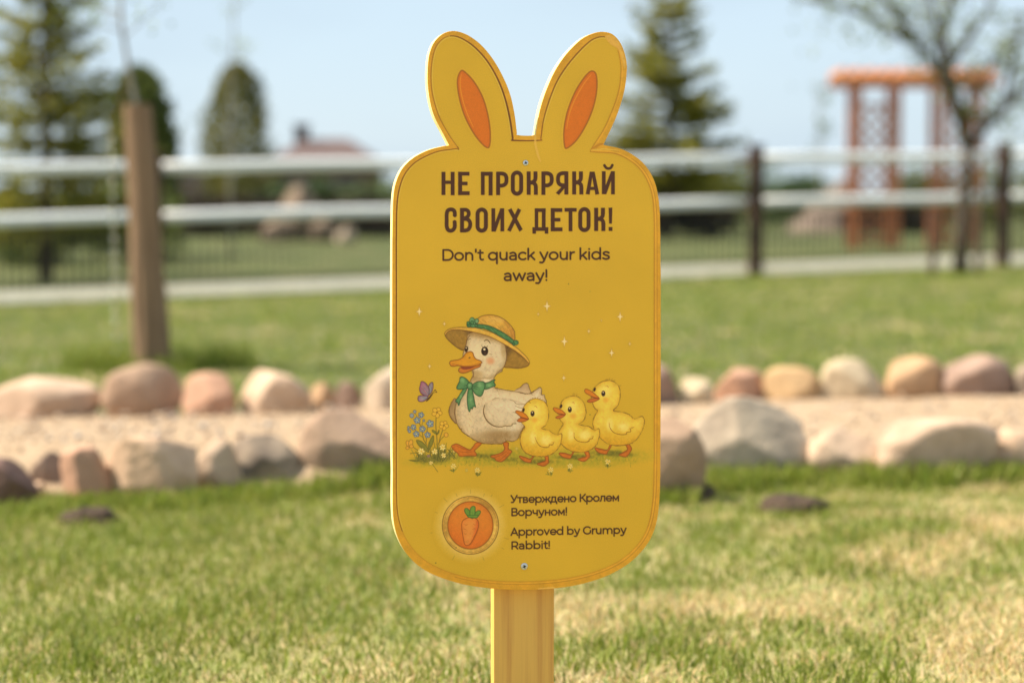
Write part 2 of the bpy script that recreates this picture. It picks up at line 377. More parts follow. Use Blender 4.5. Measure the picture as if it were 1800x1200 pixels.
v, f, c = leaves(np.array(leafP), .075, [(.19, .23, .05), (.24, .27, .07), (.14, .18, .04), (.28, .28, .09)]); quick_mesh('crown', v, f, m_leaf, tree, c)
m_stake = mat('stake_wood', (.06, .035, .025), .8, (.1, .06, .04), 6, .001, 50, (5, 5, 1))
for px, lab in ((1641, 'dark slender stake on the left of the sparse young tree'), (1722, 'dark slender stake on the right of the sparse young tree')):
    b = depth_pt(px, 22.0); top = at_depth(px - 1, 365 if px < 1700 else 330, 22.0); V, F = tube([(0, 0, -.1), (.004, 0, (top.z - b.z) * .5), (0, 0, top.z - b.z - .02), (0, 0, top.z - b.z)], [.038, .036, .034, .024], 10)
    o = mesh_obj('tree_stake', V, F, m_stake); o.location = b; tag(o, lab, 'stake', 'stakes of the young tree')

# ------------------------------------------------------------------ red garden pergola with lattice
m_red = mat('pergola_stain', (.46, .16, .06), .6, (.38, .125, .048), 5, .001, 50, (4, 4, 1)); m_red_sunlit = mat('pergola_stain_sunlit', (.62, .27, .125), .6, (.54, .22, .10), 5, .001, 50)  # beams and rafters: same stain lightened, sunlight put into the colour
PY = 34.0; PB = depth_pt(1615, PY); ppm = FPX / PY
perg = empty('pergola', PB); tag(perg, 'orange-red wooden garden pergola with lattice panels behind the young tree', 'pergola')
def part_box(name, c, s, parent, m, bev=.006, rot=None, loc=None):
    bm = bmesh.new(); bm_box(bm, (0, 0, 0), s, bev, rot); o = bm_obj(name, bm, m, parent); o.location = c; return o
def pxz(px, py): q = at_depth(px, py, PY); return q.x - PB.x, q.z - PB.z
x_posts = [pxz(v, 300)[0] for v in (1508, 1577, 1655, 1722)]; z_top = pxz(1600, 152)[1]
for x in x_posts:
    for y in (0.0, .8): part_box('post', (x, y, z_top / 2 - .05), (.11, .10, z_top + .1), perg, m_red)
xl, xr = pxz(1472, 0)[0], pxz(1762, 0)[0]
for y in (-.02, .82): part_box('beam', ((xl + xr) / 2, y, z_top + .08), (xr - xl, .07, .15), perg, m_red_sunlit)
k = 0; x = xl + .1
while x < xr - .02: part_box('rafter', (x, .4, z_top + .235), (.07, 1.5, .12), perg, m_red_sunlit); x += .25
for x0, x1 in ((x_posts[0], x_posts[1]), (x_posts[2], x_posts[3])):
    z0, z1 = pxz(0, 395)[1] - .3, pxz(0, 185)[1]
    x0 += .07; x1 -= .07; cx = (x0 + x1) / 2; w_ = x1 - x0
    for z in (z0, z1, z0 - .45): part_box('rail', (cx, 0, z), (w_, .05, .07), perg, m_red)
    step = .25; n = int((z1 - z0 + w_) / step)
    for sgn in (-1, 1):
        for i in range(1, n):
            c = z0 + i * step; # strip z = c - (x-x0) (mirrored for the other way), clipped to the panel
            za, zb = c, c - w_; ta = 0.0; tb = 1.0
            if za > z1: ta = (za - z1) / w_
            if zb < z0: tb = (za - z0) / w_
            if tb - ta < .06: continue
            xa, xb = (x0 + ta * w_, x0 + tb * w_) if sgn > 0 else (x1 - ta * w_, x1 - tb * w_)
            A, B = Vector((xa, .012 * sgn, za - ta * w_)), Vector((xb, .012 * sgn, za - tb * w_)); d = B - A
            part_box('lattice_slat', (A + B) / 2, (d.length, .02, .042), perg, m_red, 0, Matrix.Rotation(-math.atan2(d.z, d.x), 3, 'Y'))
    for i in range(4): part_box('seat_slat', (cx, -.1 + .13 * i, z0 - .50), (w_, .10, .03), perg, m_red)

# ------------------------------------------------------------------ house, hedges and heaps far behind
HY = 72.0; HB = depth_pt(600, HY)
def hx(px): return ray(px, 340).x / ray(px, 340).y * HY - HB.x
def hz(py): return at_depth(600, py, HY).z
m_wall = mat('house_wall', (.22, .15, .11), .9, (.18, .12, .09), 2, .002, 30); m_roof = mat('house_roof', (.10, .066, .06), .8, (.13, .088, .08), 3, .01, 20, (1, 1, 6)); m_glass = mat('window_glass', (.02, .025, .03), .08, spec=.6); m_trim = mat('window_trim', (.5, .46, .42), .6)
house = empty('house', HB); tag(house, 'low brown house with a reddish roof and chimney beyond the fence', 'house')
x0, x1, ze, zr = hx(470), hx(655), hz(292), hz(240)
bm = bmesh.new(); bm_box(bm, ((x0 + x1) / 2, 3, ze / 2 - .1), (x1 - x0, 6, ze + .2)); bm_obj('wall', bm, m_wall, house)
bx = .45; V = [(x0 - bx, -bx, ze), (x1 + bx, -bx, ze), (x1 + bx, 6 + bx, ze), (x0 - bx, 6 + bx, ze), (x0 + 1.1, 3, zr), (x1 - 1.1, 3, zr)]
V += [(a, b_, c - .14) for a, b_, c in V[:4]]
roof = mesh_obj('roof', V, [(0, 1, 5, 4), (1, 2, 5), (2, 3, 4, 5), (3, 0, 4), (0, 6, 7, 1), (1, 7, 8, 2), (2, 8, 9, 3), (3, 9, 6, 0), (6, 9, 8, 7)], m_roof, house)
bm = bmesh.new(); bm_box(bm, (hx(516), 3, zr + .0), (.5, .5, .9), .01); bm_box(bm, (hx(516), 3, zr + .48), (.62, .62, .10), .01); bm_obj('chimney', bm, m_roof, roof)
for px in (505, 556, 610):
    f = part_box('window', (hx(px), -.02, ze * .55), (.95, .08, .85), house, m_trim); part_box('pane', (0, -.045, 0), (.80, .03, .70), f, m_glass, 0)
YG = [(.12, .14, .03), (.16, .17, .04), (.085, .11, .026), (.2, .19, .05)]; MG = [(.06, .10, .03), (.09, .13, .035), (.045, .075, .024)]; BR = [(.032, .020, .015), (.05, .030, .02), (.024, .018, .014), (.04, .034, .018)]
# (frame x, distance, width, height, label, colours, leaf size, pieces)
for i, (px, Y, w_, h_, lab, cols, nb, n) in enumerate([
    (375, 46, 3.2, 1.1, 'dark reddish-brown hedge between the thin birch and the wooden post', BR, 9, 3000),
    (585, 46, 3.6, 1.05, 'dark reddish-brown hedge behind the tan boulders left of the sign', BR, 9, 3000),
    (470, 50, 1.5, 1.25, 'dark green bush left of the tall tan boulder', MG, 5, 1500),
    (330, 52, 1.8, 1.2, 'dark green bush between the wooden post and the thin birch', DKG, 5, 1500),
    (640, 49, 1.3, 1.15, 'dark green bush close to the left edge of the sign', MG, 5, 1500),
    (566, 58, 1.1, 1.35, 'dark green rounded shrub in front of the brown house', MG, 4, 1300),
    (655, 56, 1.9, 1.5, 'pale green shrub beside the sign in front of the brown house', [(.14, .18, .06), (.18, .22, .08), (.1, .14, .045)], 5, 1600),
    (150, 31, 3.2, 1.25, 'dark evergreen hedge under the large spruce', DKG, 8, 3600),
    (-60, 33, 2.6, 1.2, 'dark evergreen bush at the left edge below the spruce', DKG, 6, 2400),
    (1235, 52, 2.9, 1.75, 'yellow-green hedge right of the sign below the spruce', YG, 8, 3000),
    (1195, 46, 2.6, 1.0, 'low dark brown hedge right of the sign behind the pickets', BR, 7, 2200),
    (1395, 60, 2.2, 1.7, 'fresh green bush behind the sand heap', MG, 5, 1800),
    (1560, 50, 2.4, .9, 'low brown hedge at the foot of the pergola', BR, 6, 1800),
    (1625, 60, 2.0, 1.9, 'yellow-green bush seen through the pergola', YG, 5, 1800),
    (1790, 48, 2.6, 1.9, 'yellow-green bush at the right edge behind the fence', YG, 6, 2200),
    (470, 88, 6.0, 1.9, 'far band of pale green bushes left of the house', MG, 9, 2000),
    (940, 80, 9.0, 2.1, 'far green thicket directly behind the sign', MG, 10, 2600),
    (1330, 95, 8.0, 2.4, 'far hazy green thicket between the spruce and the pergola', [(.09, .13, .055), (.12, .16, .07)], 9, 2400)]):
    shrub('hedge' if 'hedge' in lab else ('thicket' if 'far' in lab else 'bush'), depth_pt(px, Y), w_, h_, lab, cols, n, .10 + .0012 * Y, 'hedge' if 'hedge' in lab else 'bush', None, nb, None, i + 20)
# board fence beside the house
bp0 = depth_pt(372, 64); bfence = empty('board_fence', bp0); tag(bfence, 'brown board fence far behind the thin birch, left of the house', 'fence')
m_board = mat('board_stain', (.20, .125, .09), .85, (.15, .095, .07), 3, .001, 30, (4, 4, 1))
for i in range(24):
    part_box('board', (-1.8 + i * .155, 0, .83 + .02 * math.sin(i * 2.3)), (.148, .025, 1.70), bfence, m_board, .004)
for z in (.45, 1.35): part_box('cross_rail', (0, .05, z), (3.75, .05, .09), bfence, m_board, .004)
m_mound = mat('sand_heap', (.20, .15, .115), .95, (.15, .11, .085), 3, .03, 8)
mp_ = depth_pt(1468, 52); V, F = [], []
nr, na = 9, 28
for i in range(nr + 1):
    u = i / nr
    for k in range(na):
        a = k / na * 2 * math.pi; rr = u * (1 + .16 * mnoise.noise((math.cos(a) * 2, math.sin(a) * 2, 3))); z = 1.45 * (1 - u) ** 1.1 * (1 + .2 * mnoise.noise((math.cos(a) * u * 3, math.sin(a) * u * 3, 7)))
        V.append((math.cos(a) * rr * 1.45 + .25 * (1 - u), math.sin(a) * rr * 1.2, z - .03))
for i in range(nr):
    for k in range(na): F.append((i * na + k, (i + 1) * na + k, (i + 1) * na + (k + 1) % na, i * na + (k + 1) % na))
o = mesh_obj('sand_heap', V, F, m_mound, None, True); o.location = mp_; tag(o, 'pinkish heap of earth to the left of the pergola', 'heap')
# ------------------------------------------------------------------ stones
def stone_mat(name, c1, c2):
    f = lambda c: tuple(v * .80 + (c[0] * .42 + c[1] * .40 + c[2] * .18) * .20 for v in c)
    c1, c2 = f(c1), f(c2)
    return mat(name, (c1[0] * 1.04, c1[1] * .93, c1[2] * .82), .85, (c2[0] * 1.0, c2[1] * .90, c2[2] * .78), 7.0, .008, 26, lo=.38, hi=.64, detail=7, spec=.2)
SM = {}
for nme, c1, c2 in [('beige', (.56, .41, .30), (.43, .31, .225)), ('brown', (.42, .29, .20), (.31, .21, .145)), ('pink', (.50, .29, .19), (.42, .235, .155)), ('pale', (.58, .44, .32), (.42, .30, .21)),
                    ('grey', (.52, .44, .34), (.36, .30, .24)), ('mauve', (.34, .235, .185), (.24, .165, .135)), ('cream', (.58, .49, .33), (.48, .39, .26)), ('ochre', (.56, .38, .18), (.46, .30, .14)),
                    ('orange', (.50, .32, .17), (.40, .25, .13)), ('maroon', (.20, .12, .105), (.15, .09, .08)), ('peach', (.62, .43, .29), (.50, .34, .23)), ('dull', (.25, .19, .14), (.19, .145, .11)), ('darkgrey', (.14, .115, .095), (.42, .34, .26))]:
    SM[nme] = stone_mat('stone_' + nme, c1, c2)
def stone(name, px0, px1, top, base, tone, label, shape=(2.6, .0, .0), seed=0, group=None, depth=.85, cuts=4, sink=.16, lean=0.0, lim_=(.68, .92)):
    r = random.Random(seed); g = on_ground((px0 + px1) / 2, base); ppm = FPX / g.y
    w_ = (px1 - px0) / ppm; h_ = (base - top) / ppm; dp = max(.6 * h_, w_ * depth * .75)
    bm = bmesh.new(); bmesh.ops.create_icosphere(bm, subdivisions=4, radius=1.0)
    k, pitch, _ = shape; planes = []
    for _ in range(cuts + 2):
        n = Vector((r.uniform(-1, 1), r.uniform(-1, 1), r.uniform(-.2, 1))).normalized(); planes.append((n, r.uniform(*lim_)))
    off = Vector((r.uniform(-50, 50), r.uniform(-50, 50), r.uniform(-50, 50)))
    for v in bm.verts:
        d = v.co.normalized(); q = d / (abs(d.x) ** k + abs(d.y) ** k + abs(d.z) ** k) ** (1 / k)
        q *= 1 + .13 * mnoise.noise(d * 1.1 + off) + .05 * mnoise.noise(d * 2.7 + off) + .03 * mnoise.noise(d * 6 + off) + .012 * mnoise.noise(d * 15 + off)
        for n, lim in planes:
            e = q.dot(n) - lim
            if e > 0: q -= n * e * .95
        q.x += lean * q.z * .5
        v.co = q
    xs_ = [v.co.x for v in bm.verts]; zs_ = [v.co.z for v in bm.verts]
    sx, sz = w_ / (max(xs_) - min(xs_)), h_ * (1 + sink) / (max(zs_) - min(zs_)); mx_ = (max(xs_) + min(xs_)) / 2; mn = min(zs_)
    for v in bm.verts: v.co = Vector(((v.co.x - mx_) * sx, v.co.y * dp / 2, (v.co.z - mn) * sz - h_ * sink))
    o = bm_obj(name, bm, SM[tone], None, True); o.location = Vector((g.x, g.y + dp * .42, 0)); o.location.z = gz(o.location.x, g.y)
    o.rotation_euler = (0, 0, pitch); tag(o, label, 'stone', group)
    return o
GR_, GF_ = 'stones lining the far side of the path', 'stones lining the near side of the path'
rows = [
 (-40, 168, 668, 741, 'beige', 'long flat beige stone at the left end of the far row', (2.4, 0, 0), 4, .05),
 (170, 316, 640, 738, 'brown', 'domed brown stone in front of the weathered wooden post', (2.2, 0, 0), 3, 0),
 (317, 413, 657, 738, 'pink', 'squarish orange-pink stone right of the domed brown one', (3.4, 0, 0), 3, 0),
 (415, 548, 652, 735, 'pale', 'pale blocky stone with a brown front in the far row', (3.0, 0, 0), 6, .1),
 (541, 592, 674, 724, 'orange', 'small orange-tan stone in the gap of the far row', (2.8, 0, 0), 3, 0),
 (586, 637, 670, 724, 'mauve', 'small mauve stone right of the orange-tan one', (2.8, 0, 0), 4, 0),
 (636, 742, 646, 729, 'grey', 'pale grey stone half hidden by the left edge of the sign', (2.3, 0, 0), 3, 0),
 (1085, 1198, 640, 724, 'mauve', 'pinkish-grey stone half hidden by the right edge of the sign', (2.3, 0, 0), 5, .1),
 (1196, 1257, 664, 721, 'cream', 'small round pale yellow stone right of the sign', (2.1, 0, 0), 2, 0),
 (1256, 1348, 649, 712, 'pink', 'pink stone between the round yellow one and the ochre one', (2.8, 0, 0), 5, 0),
 (1344, 1448, 646, 712, 'ochre', 'bright ochre stone sloping down to the right', (2.5, 0, 0), 4, -.15),
 (1443, 1562, 631, 710, 'cream', 'large pale cream block in the right half of the far row', (3.2, 0, 0), 5, .1),
 (1556, 1662, 627, 707, 'orange', 'tan-orange block right of the pale cream block', (3.4, 0, 0), 4, 0),
 (1654, 1794, 625, 707, 'mauve', 'dark mauve angular stone near the right end of the far row', (2.5, 0, 0), 7, -.1),
 (1788, 1900, 640, 706, 'darkgrey', 'dark grey stone cut by the right edge of the photo', (2.5, 0, 0), 4, 0)]
HR_, HF_ = 'rounded stone of the far row hidden behind the %s of the sign', 'rounded stone of the near row hidden behind the %s of the sign'
rows += [(745, 850, 650, 728, 'beige', HR_ % 'left part', (2.4, 0, 0), 4, 0), (846, 965, 644, 727, 'brown', HR_ % 'middle', (2.5, 0, 0), 4, 0), (960, 1084, 648, 726, 'peach', HR_ % 'right part', (2.4, 0, 0), 4, 0)]
for i, (a, b, t, ba, tone, lab, shp, cuts, ln) in enumerate(rows):
    stone('path_stone', a, b, t, ba, tone, lab, shp, 100 + i * 7, GR_, .85, cuts, .18, ln)
front = [
 (-60, 62, 806, 894, 'maroon', 'dark maroon stone at the left edge of the near row', (2.4, 0, 0), 3, 0),
 (48, 128, 792, 868, 'mauve', 'pale mauve stone right of the maroon one', (2.5, 0, 0), 5, .1),
 (98, 194, 786, 880, 'pink', 'pinkish stone with a dark cleft left of the big peach one', (2.5, 0, 0), 6, -.1),
 (172, 346, 766, 882, 'peach', 'big peach stone at the left of the near row', (2.4, 0, 0), 5, -.05),
 (322, 428, 772, 866, 'pale', 'pale tan stone between the peach stone and the dark grey one', (2.4, 0, 0), 5, .15),
 (392, 526, 766, 862, 'darkgrey', 'dark grey angular stone with pale spots in the near row', (2.4, 0, 0), 7, 0),
 (520, 722, 722, 856, 'brown', 'big low brown dome left of the sign in the near row', (2.3, 0, 0), 3, -.05),
 (1108, 1248, 734, 884, 'brown', 'brown stone half hidden by the right edge of the sign', (2.2, 0, 0), -1, 0),
 (1220, 1434, 700, 850, 'grey', 'largest pale grey boulder right of the sign', (2.5, 0, 0), 6, -.05),
 (1418, 1584, 756, 844, 'pale', 'low pale stone right of the largest grey boulder', (2.3, 0, 0), 5, .1),
 (1548, 1764, 736, 848, 'beige', 'long pale pinkish stone near the right end of the near row', (2.6, 0, 0), 5, .1),
 (1732, 1890, 756, 838, 'peach', 'pale peach stone cut off by the right edge in the near row', (2.3, 0, 0), 4, 0)]
front += [(726, 860, 745, 858, 'pale', HF_ % 'left part', (2.4, 0, 0), 3, 0), (852, 985, 738, 862, 'grey', HF_ % 'middle', (2.4, 0, 0), 3, 0), (978, 1106, 742, 866, 'beige', HF_ % 'right part', (2.4, 0, 0), 3, 0)]
for i, (a, b, t, ba, tone, lab, shp, cuts, ln) in enumerate(front):
    stone('path_stone', a, b, t, ba, tone, lab, shp, 300 + i * 5, GF_, .8, cuts + 3, .14, ln, (.55, .86))
for i, (a, b, t, ba, tone, lab) in enumerate([(24, 54, 731, 748, 'beige', 'pebble lying on the sand below the long flat beige stone'), (52, 80, 846, 874, 'peach', 'pebble in the grass between the maroon and the pinkish stone'),
    (184, 214, 846, 872, 'orange', 'pebble in the grass under the big peach stone'), (338, 364, 846, 866, 'peach', 'pebble in the grass under the pale tan stone')]):
    stone('pebble', a, b, t, ba, tone, lab, (2.3, 0, 0), 500 + i, 'pebbles by the path', .9, 2)
# tan boulders on the far lawn
for i, (a, b, t, ba, tone, lab) in enumerate([(488, 560, 326, 424, 'dull', 'tall dull tan pointed boulder on the lawn beyond the fence'), (455, 512, 384, 426, 'dull', 'low tan boulder left of the tall pointed one'), (545, 592, 384, 426, 'dull', 'brownish boulder right of the tall pointed one'),
    (588, 626, 396, 428, 'grey', 'round whitish boulder on the far lawn left of the sign')]):
    stone('boulder', a, b, t, ba, tone, lab, (2.2, 0, 0), 700 + i, 'boulders on the far lawn', .9, 4)
# clods of dug soil in the grass
for i, (a, b, t, ba, lab) in enumerate([(98, 212, 884, 924, 'dark soil clod in the grass below the pinkish stone'), (1330, 1470, 862, 902, 'dark soil mound in the grass below the low pale stone'), (1172, 1262, 838, 876, 'dark soil mound under the brown stone right of the sign')]):
    g = on_ground((a + b) / 2, ba); ppm = FPX / g.y; w_ = (b - a) / ppm; h_ = (ba - t) / ppm * .75
    bm = bmesh.new(); bmesh.ops.create_icosphere(bm, subdivisions=4, radius=1)
    for v in bm.verts:
        d = v.co.copy(); q = d * (1 + .22 * mnoise.noise(d * 1.6 + Vector((i * 9, 0, 0))) + .12 * mnoise.noise(d * 4.5) + .07 * mnoise.noise(d * 11)); v.co = Vector((q.x * w_ / 2, q.y * w_ * .32, max(q.z, -.3) * h_))
    o = bm_obj('soil_clod', bm, m_soil, None, True); o.location = g + Vector((0, w_ * .2, 0)); tag(o, lab, 'soil', 'soil clods in the grass')

# ------------------------------------------------------------------ weathered post, tied sapling and glittering cord
m_log = mat('weathered_wood', (.31, .195, .11), .85, (.19, .115, .065), 5, .006, 22, (7, 7, .45), lo=.3, hi=.7, detail=6)
g = on_ground(272, 652); Yp = g.y
b, tpx = at_depth(270, 652, Yp), at_depth(242, 184, Yp)
ppm = FPX / Yp; N = 40; K = 28; V, F = [], []
for i in range(N + 1):
    u = i / N; c = b.lerp(tpx, u) - g; rad = (34 - 10 * u) / ppm * (1 + .04 * math.sin(u * 9))
    for k in range(K):
        a = 2 * math.pi * k / K; rr = rad * (1 + .05 * mnoise.noise((math.cos(a) * 1.5, math.sin(a) * 1.5, u * 2)) - .11 * max(0, math.sin(a * 9 + 1.5 * mnoise.noise((a, u * 3, 2)))) ** 6)
        V.append((c.x + rr * math.cos(a), c.y + rr * math.sin(a), c.z - (.05 if i == 0 else 0)))
for i in range(N):
    for k in range(K): F.append((i * K + k, i * K + (k + 1) % K, (i + 1) * K + (k + 1) % K, (i + 1) * K + k))
F.append(tuple(N * K + k for k in range(K)))
post = mesh_obj('wooden_post', V, F, m_log); post.location = g; tag(post, 'weathered round wooden post leaning slightly left behind the far row of stones', 'post')
bs_ = g + Vector((-.06, .16, 0)); bs_.z = gz(bs_.x, bs_.y); Ys = Yp + .16
sapling('young_tree', bs_, [at_depth(258, 560, Ys), at_depth(250, 380, Ys), at_depth(243, 200, Ys), at_depth(226, 120, Ys), at_depth(213, 40, Ys), at_depth(212, -60, Ys), at_depth(214, -160, Ys)], .020, 'slender pale sapling tied behind the weathered wooden post', (14, .45, .42), 260, .04, [(.26, .32, .11), (.32, .37, .15), (.2, .26, .08)])
# cord with bright links hanging beside the post
m_link = mat('bright_metal', (.62, .62, .50), .18, spec=.8); m_link.node_tree.nodes['Principled BSDF'].inputs['Metallic'].default_value = 1.0
ch = empty('hanging_chain', on_ground(205, 655)); tag(ch, 'thin chain of glinting links hanging left of the weathered wooden post', 'chain')
A_t, A_b = at_depth(196, 235, Yp + .05), at_depth(206, 655, Yp + .05)
V, F = tube([A_t - ch.location, (A_t.lerp(A_b, .5) - ch.location), A_b - ch.location], .0022, 5); mesh_obj('cord', V, F, m_log, ch)
bm = bmesh.new(); bmesh.ops.create_uvsphere(bm, u_segments=14, v_segments=8, radius=.014); 
for v in bm.verts: v.co.z *= 1.35
lk = bm_obj('link', bm, m_link, ch, True)
for i in range(17):
    o = lk if i == 0 else lk.copy()
    if i: COL.objects.link(o)
    o.parent = ch; o.location = A_t.lerp(A_b, (i + .5) / 17) - ch.location
V, F = tube([A_t - ch.location, at_depth(226, 128, Ys) - ch.location], .003, 5); mesh_obj('tie', V, F, m_log, ch)
# ------------------------------------------------------------------ printed artwork, painted in code
# Units of the print sheet: 1 unit is about 0.96 mm on the board, origin at the sheet's upper left, v runs down.
SX0, SY0, SX1, SY1, ST = 684.0, 48.0, 1168.0, 1042.0, 0.70
NXg, NYg = int((SX1 - SX0) / ST) + 1, int((SY1 - SY0) / ST) + 1
GX = SX0 + np.arange(NXg) * ST
GY = SY0 + np.arange(NYg) * ST
RGB = np.zeros((NYg, NXg, 3)); RGB[:] = (196, 160, 48)
INK = np.zeros((NYg, NXg)); PID = np.zeros((NYg, NXg), np.int32)
prng = np.random.default_rng(11)
_nz = prng.random((NYg, NXg))
def _blur(a, k):
    for ax in (0, 1):
        c = np.cumsum(np.pad(a, [(k, k) if i == ax else (0, 0) for i in (0, 1)], mode='edge'), axis=ax)
        a = (np.take(c, range(2 * k, c.shape[ax]), ax) - np.take(c, range(0, c.shape[ax] - 2 * k), ax)) / (2 * k)
        a = a[:NYg, :NXg] if ax else a
    out = np.zeros((NYg, NXg)); out[:a.shape[0], :a.shape[1]] = a
    return out
NZ1 = _blur(_nz, 1); NZ1 = (NZ1 - NZ1.mean()) / (NZ1.std() + 1e-9)
NZ2 = _blur(_nz, 4); NZ2 = (NZ2 - NZ2.mean()) / (NZ2.std() + 1e-9)
NZ3 = _blur(_nz, 10); NZ3 = (NZ3 - NZ3.mean()) / (NZ3.std() + 1e-9)

def fr(ox, oy, s):
    return lambda pts: np.array([(ox + p[0] / s, oy + p[1] / s) for p in pts], float)
fH, fB, fD, fF = fr(770, 540, 10.0), fr(780, 650, 7.058), fr(900, 650, 6.667), fr(705, 660, 6.664)
fE, fT, fL, fK = fr(670, 30, 3.4615), fr(680, 250, 3.6), fr(680, 830, 3.6), fr(760, 840, 8.0)
fW = fr(765, 285, 5.4545)

def smooth(pts, closed=True, n=8):
    p = np.asarray(pts, float); N = len(p); out = []
    for i in range(N if closed else N - 1):
        g = (lambda k: p[k % N]) if closed else (lambda k: p[min(max(k, 0), N - 1)])
        a, b, c, d = g(i - 1), g(i), g(i + 1), g(i + 2)
        for t in np.arange(n) / n:
            out.append(0.5 * (2 * b + (c - a) * t + (2 * a - 5 * b + 4 * c - d) * t * t + (3 * b - a - 3 * c + d) * t ** 3))
    if not closed: out.append(p[-1])
    return np.array(out)

def win(x0, y0, x1, y1):
    i0, i1 = max(0, int((x0 - SX0) / ST)), min(NXg, int((x1 - SX0) / ST) + 2)
    j0, j1 = max(0, int((y0 - SY0) / ST)), min(NYg, int((y1 - SY0) / ST) + 2)
    return slice(j0, max(j1, j0)), slice(i0, max(i1, i0))

def segdist(pl, m, closed):
    """distance to a polyline (and arc parameter) inside a window, capped at m"""
    w = win(pl[:, 0].min() - m, pl[:, 1].min() - m, pl[:, 0].max() + m, pl[:, 1].max() + m)
    D = np.full((w[0].stop - w[0].start, w[1].stop - w[1].start), float(m)); T = np.zeros_like(D)
    q = np.vstack([pl, pl[:1]]) if closed else pl
    n = len(q) - 1
    for k in range(n):
        a, b = q[k], q[k + 1]
        s = win(min(a[0], b[0]) - m, min(a[1], b[1]) - m, max(a[0], b[0]) + m, max(a[1], b[1]) + m)
        X, Y = np.meshgrid(GX[s[1]], GY[s[0]])
        if X.size == 0: continue
        ab = b - a; L = ab @ ab + 1e-12
        t = np.clip(((X - a[0]) * ab[0] + (Y - a[1]) * ab[1]) / L, 0, 1)
        d = np.hypot(X - a[0] - t * ab[0], Y - a[1] - t * ab[1])
        ls = (slice(s[0].start - w[0].start, s[0].stop - w[0].start), slice(s[1].start - w[1].start, s[1].stop - w[1].start))
        better = d < D[ls]
        D[ls] = np.where(better, d, D[ls]); T[ls] = np.where(better, (k + t) / n, T[ls])
    return w, D, T

def inside(pl, w):
    xs, ys = GX[w[1]], GY[w[0]]
    M = np.zeros((len(ys), len(xs)), bool)
    a, b = pl, np.roll(pl, -1, 0)
    for j, y in enumerate(ys):
        c = (a[:, 1] > y) != (b[:, 1] > y)
        if not c.any(): continue
        xc = a[c, 0] + (y - a[c, 1]) / (b[c, 1] - a[c, 1]) * (b[c, 0] - a[c, 0])
        M[j] = (np.searchsorted(np.sort(xc), xs) % 2) == 1
    return M

def over(w, cov, col, pid=None, ink=True):
    cov = np.clip(cov, 0, 1)[..., None]
    RGB[w] = RGB[w] * (1 - cov) + np.asarray(col, float) * cov
    if ink: INK[w] = np.maximum(INK[w], cov[..., 0])
    if pid: PID[w] = np.where(cov[..., 0] > 0.3, pid, np.where((PID[w] == 0) & (cov[..., 0] > 0.015), pid, PID[w]))

def fill(pl, col, pid, edge=None, ew=5.0, ea=0.5, grad=None, noise=0.0, aa=0.5, alpha=1.0):
    """filled shape; edge: pigment pooled along the rim, grad: (colour, x0, y0, x1, y1) second pigment washed in along a line"""
    w, D, _ = segdist(pl, max(ew * 2.5, 2.0) if edge is not None else 2.0, True)
    M = inside(pl, w); sd = np.where(M, -D, D)
    cov = np.clip(0.5 - sd / (2 * aa), 0, 1) * alpha
    c = np.zeros(D.shape + (3,)); c[:] = col
    X, Y = np.meshgrid(GX[w[1]], GY[w[0]])
    if grad is not None:
        for g in (grad if isinstance(grad, list) else [grad]):
            gc, x0, y0, x1, y1 = g
            t = np.clip(((X - x0) * (x1 - x0) + (Y - y0) * (y1 - y0)) / ((x1 - x0) ** 2 + (y1 - y0) ** 2), 0, 1)[..., None]
            t = t * t * (3 - 2 * t)
            c = c * (1 - t) + np.array(gc, float) * t
    if edge is not None:
        e = (np.exp(sd / ew) * ea)[..., None]; e = np.clip(e, 0, 1)
        c = c * (1 - e) + np.array(edge, float) * e
    if noise: c = c * (1 + noise * (0.6 * NZ1[w] + 0.5 * NZ2[w])[..., None])
    over(w, cov, c, pid)

def stroke(pl, wd, col, pid=None, alpha=1.0, closed=False, taper=0.0, rough=0.0, sf=0.45, ink=True):
    pl = np.asarray(pl, float)
    w, D, T = segdist(pl, wd + 2.0, closed)
    r = wd * 0.5 * (1 - taper * np.abs(2 * T - 1) ** 2)
    if rough: r = r * (1 + rough * NZ2[w])
    over(w, np.clip(0.5 - (D - r) / (2 * sf), 0, 1) * alpha, col, pid, ink)

def wash(cx, cy, rx, ry, col, alpha, pid=None, p=2.0, tex=0.0, ink=True):
    w = win(cx - rx * 1.6, cy - ry * 1.6, cx + rx * 1.6, cy + ry * 1.6)
    X, Y = np.meshgrid(GX[w[1]], GY[w[0]])
    r = np.sqrt(((X - cx) / rx) ** 2 + ((Y - cy) / ry) ** 2)
    a = np.clip(1.25 - r, 0, 1); a = a * a * (3 - 2 * a)
    if tex: a = a * np.clip(1 + tex * (NZ1[w] * .5 + NZ2[w] * .6), 0, 1.6)
    over(w, a * alpha, col, pid, ink)

def ell(cx, cy, rx, ry, rot=0, n=28):
    t = np.linspace(0, 2 * np.pi, n, endpoint=False); c, s = math.cos(rot), math.sin(rot)
    x, y = rx * np.cos(t), ry * np.sin(t)
    return np.stack([cx + x * c - y * s, cy + x * s + y * c], 1)

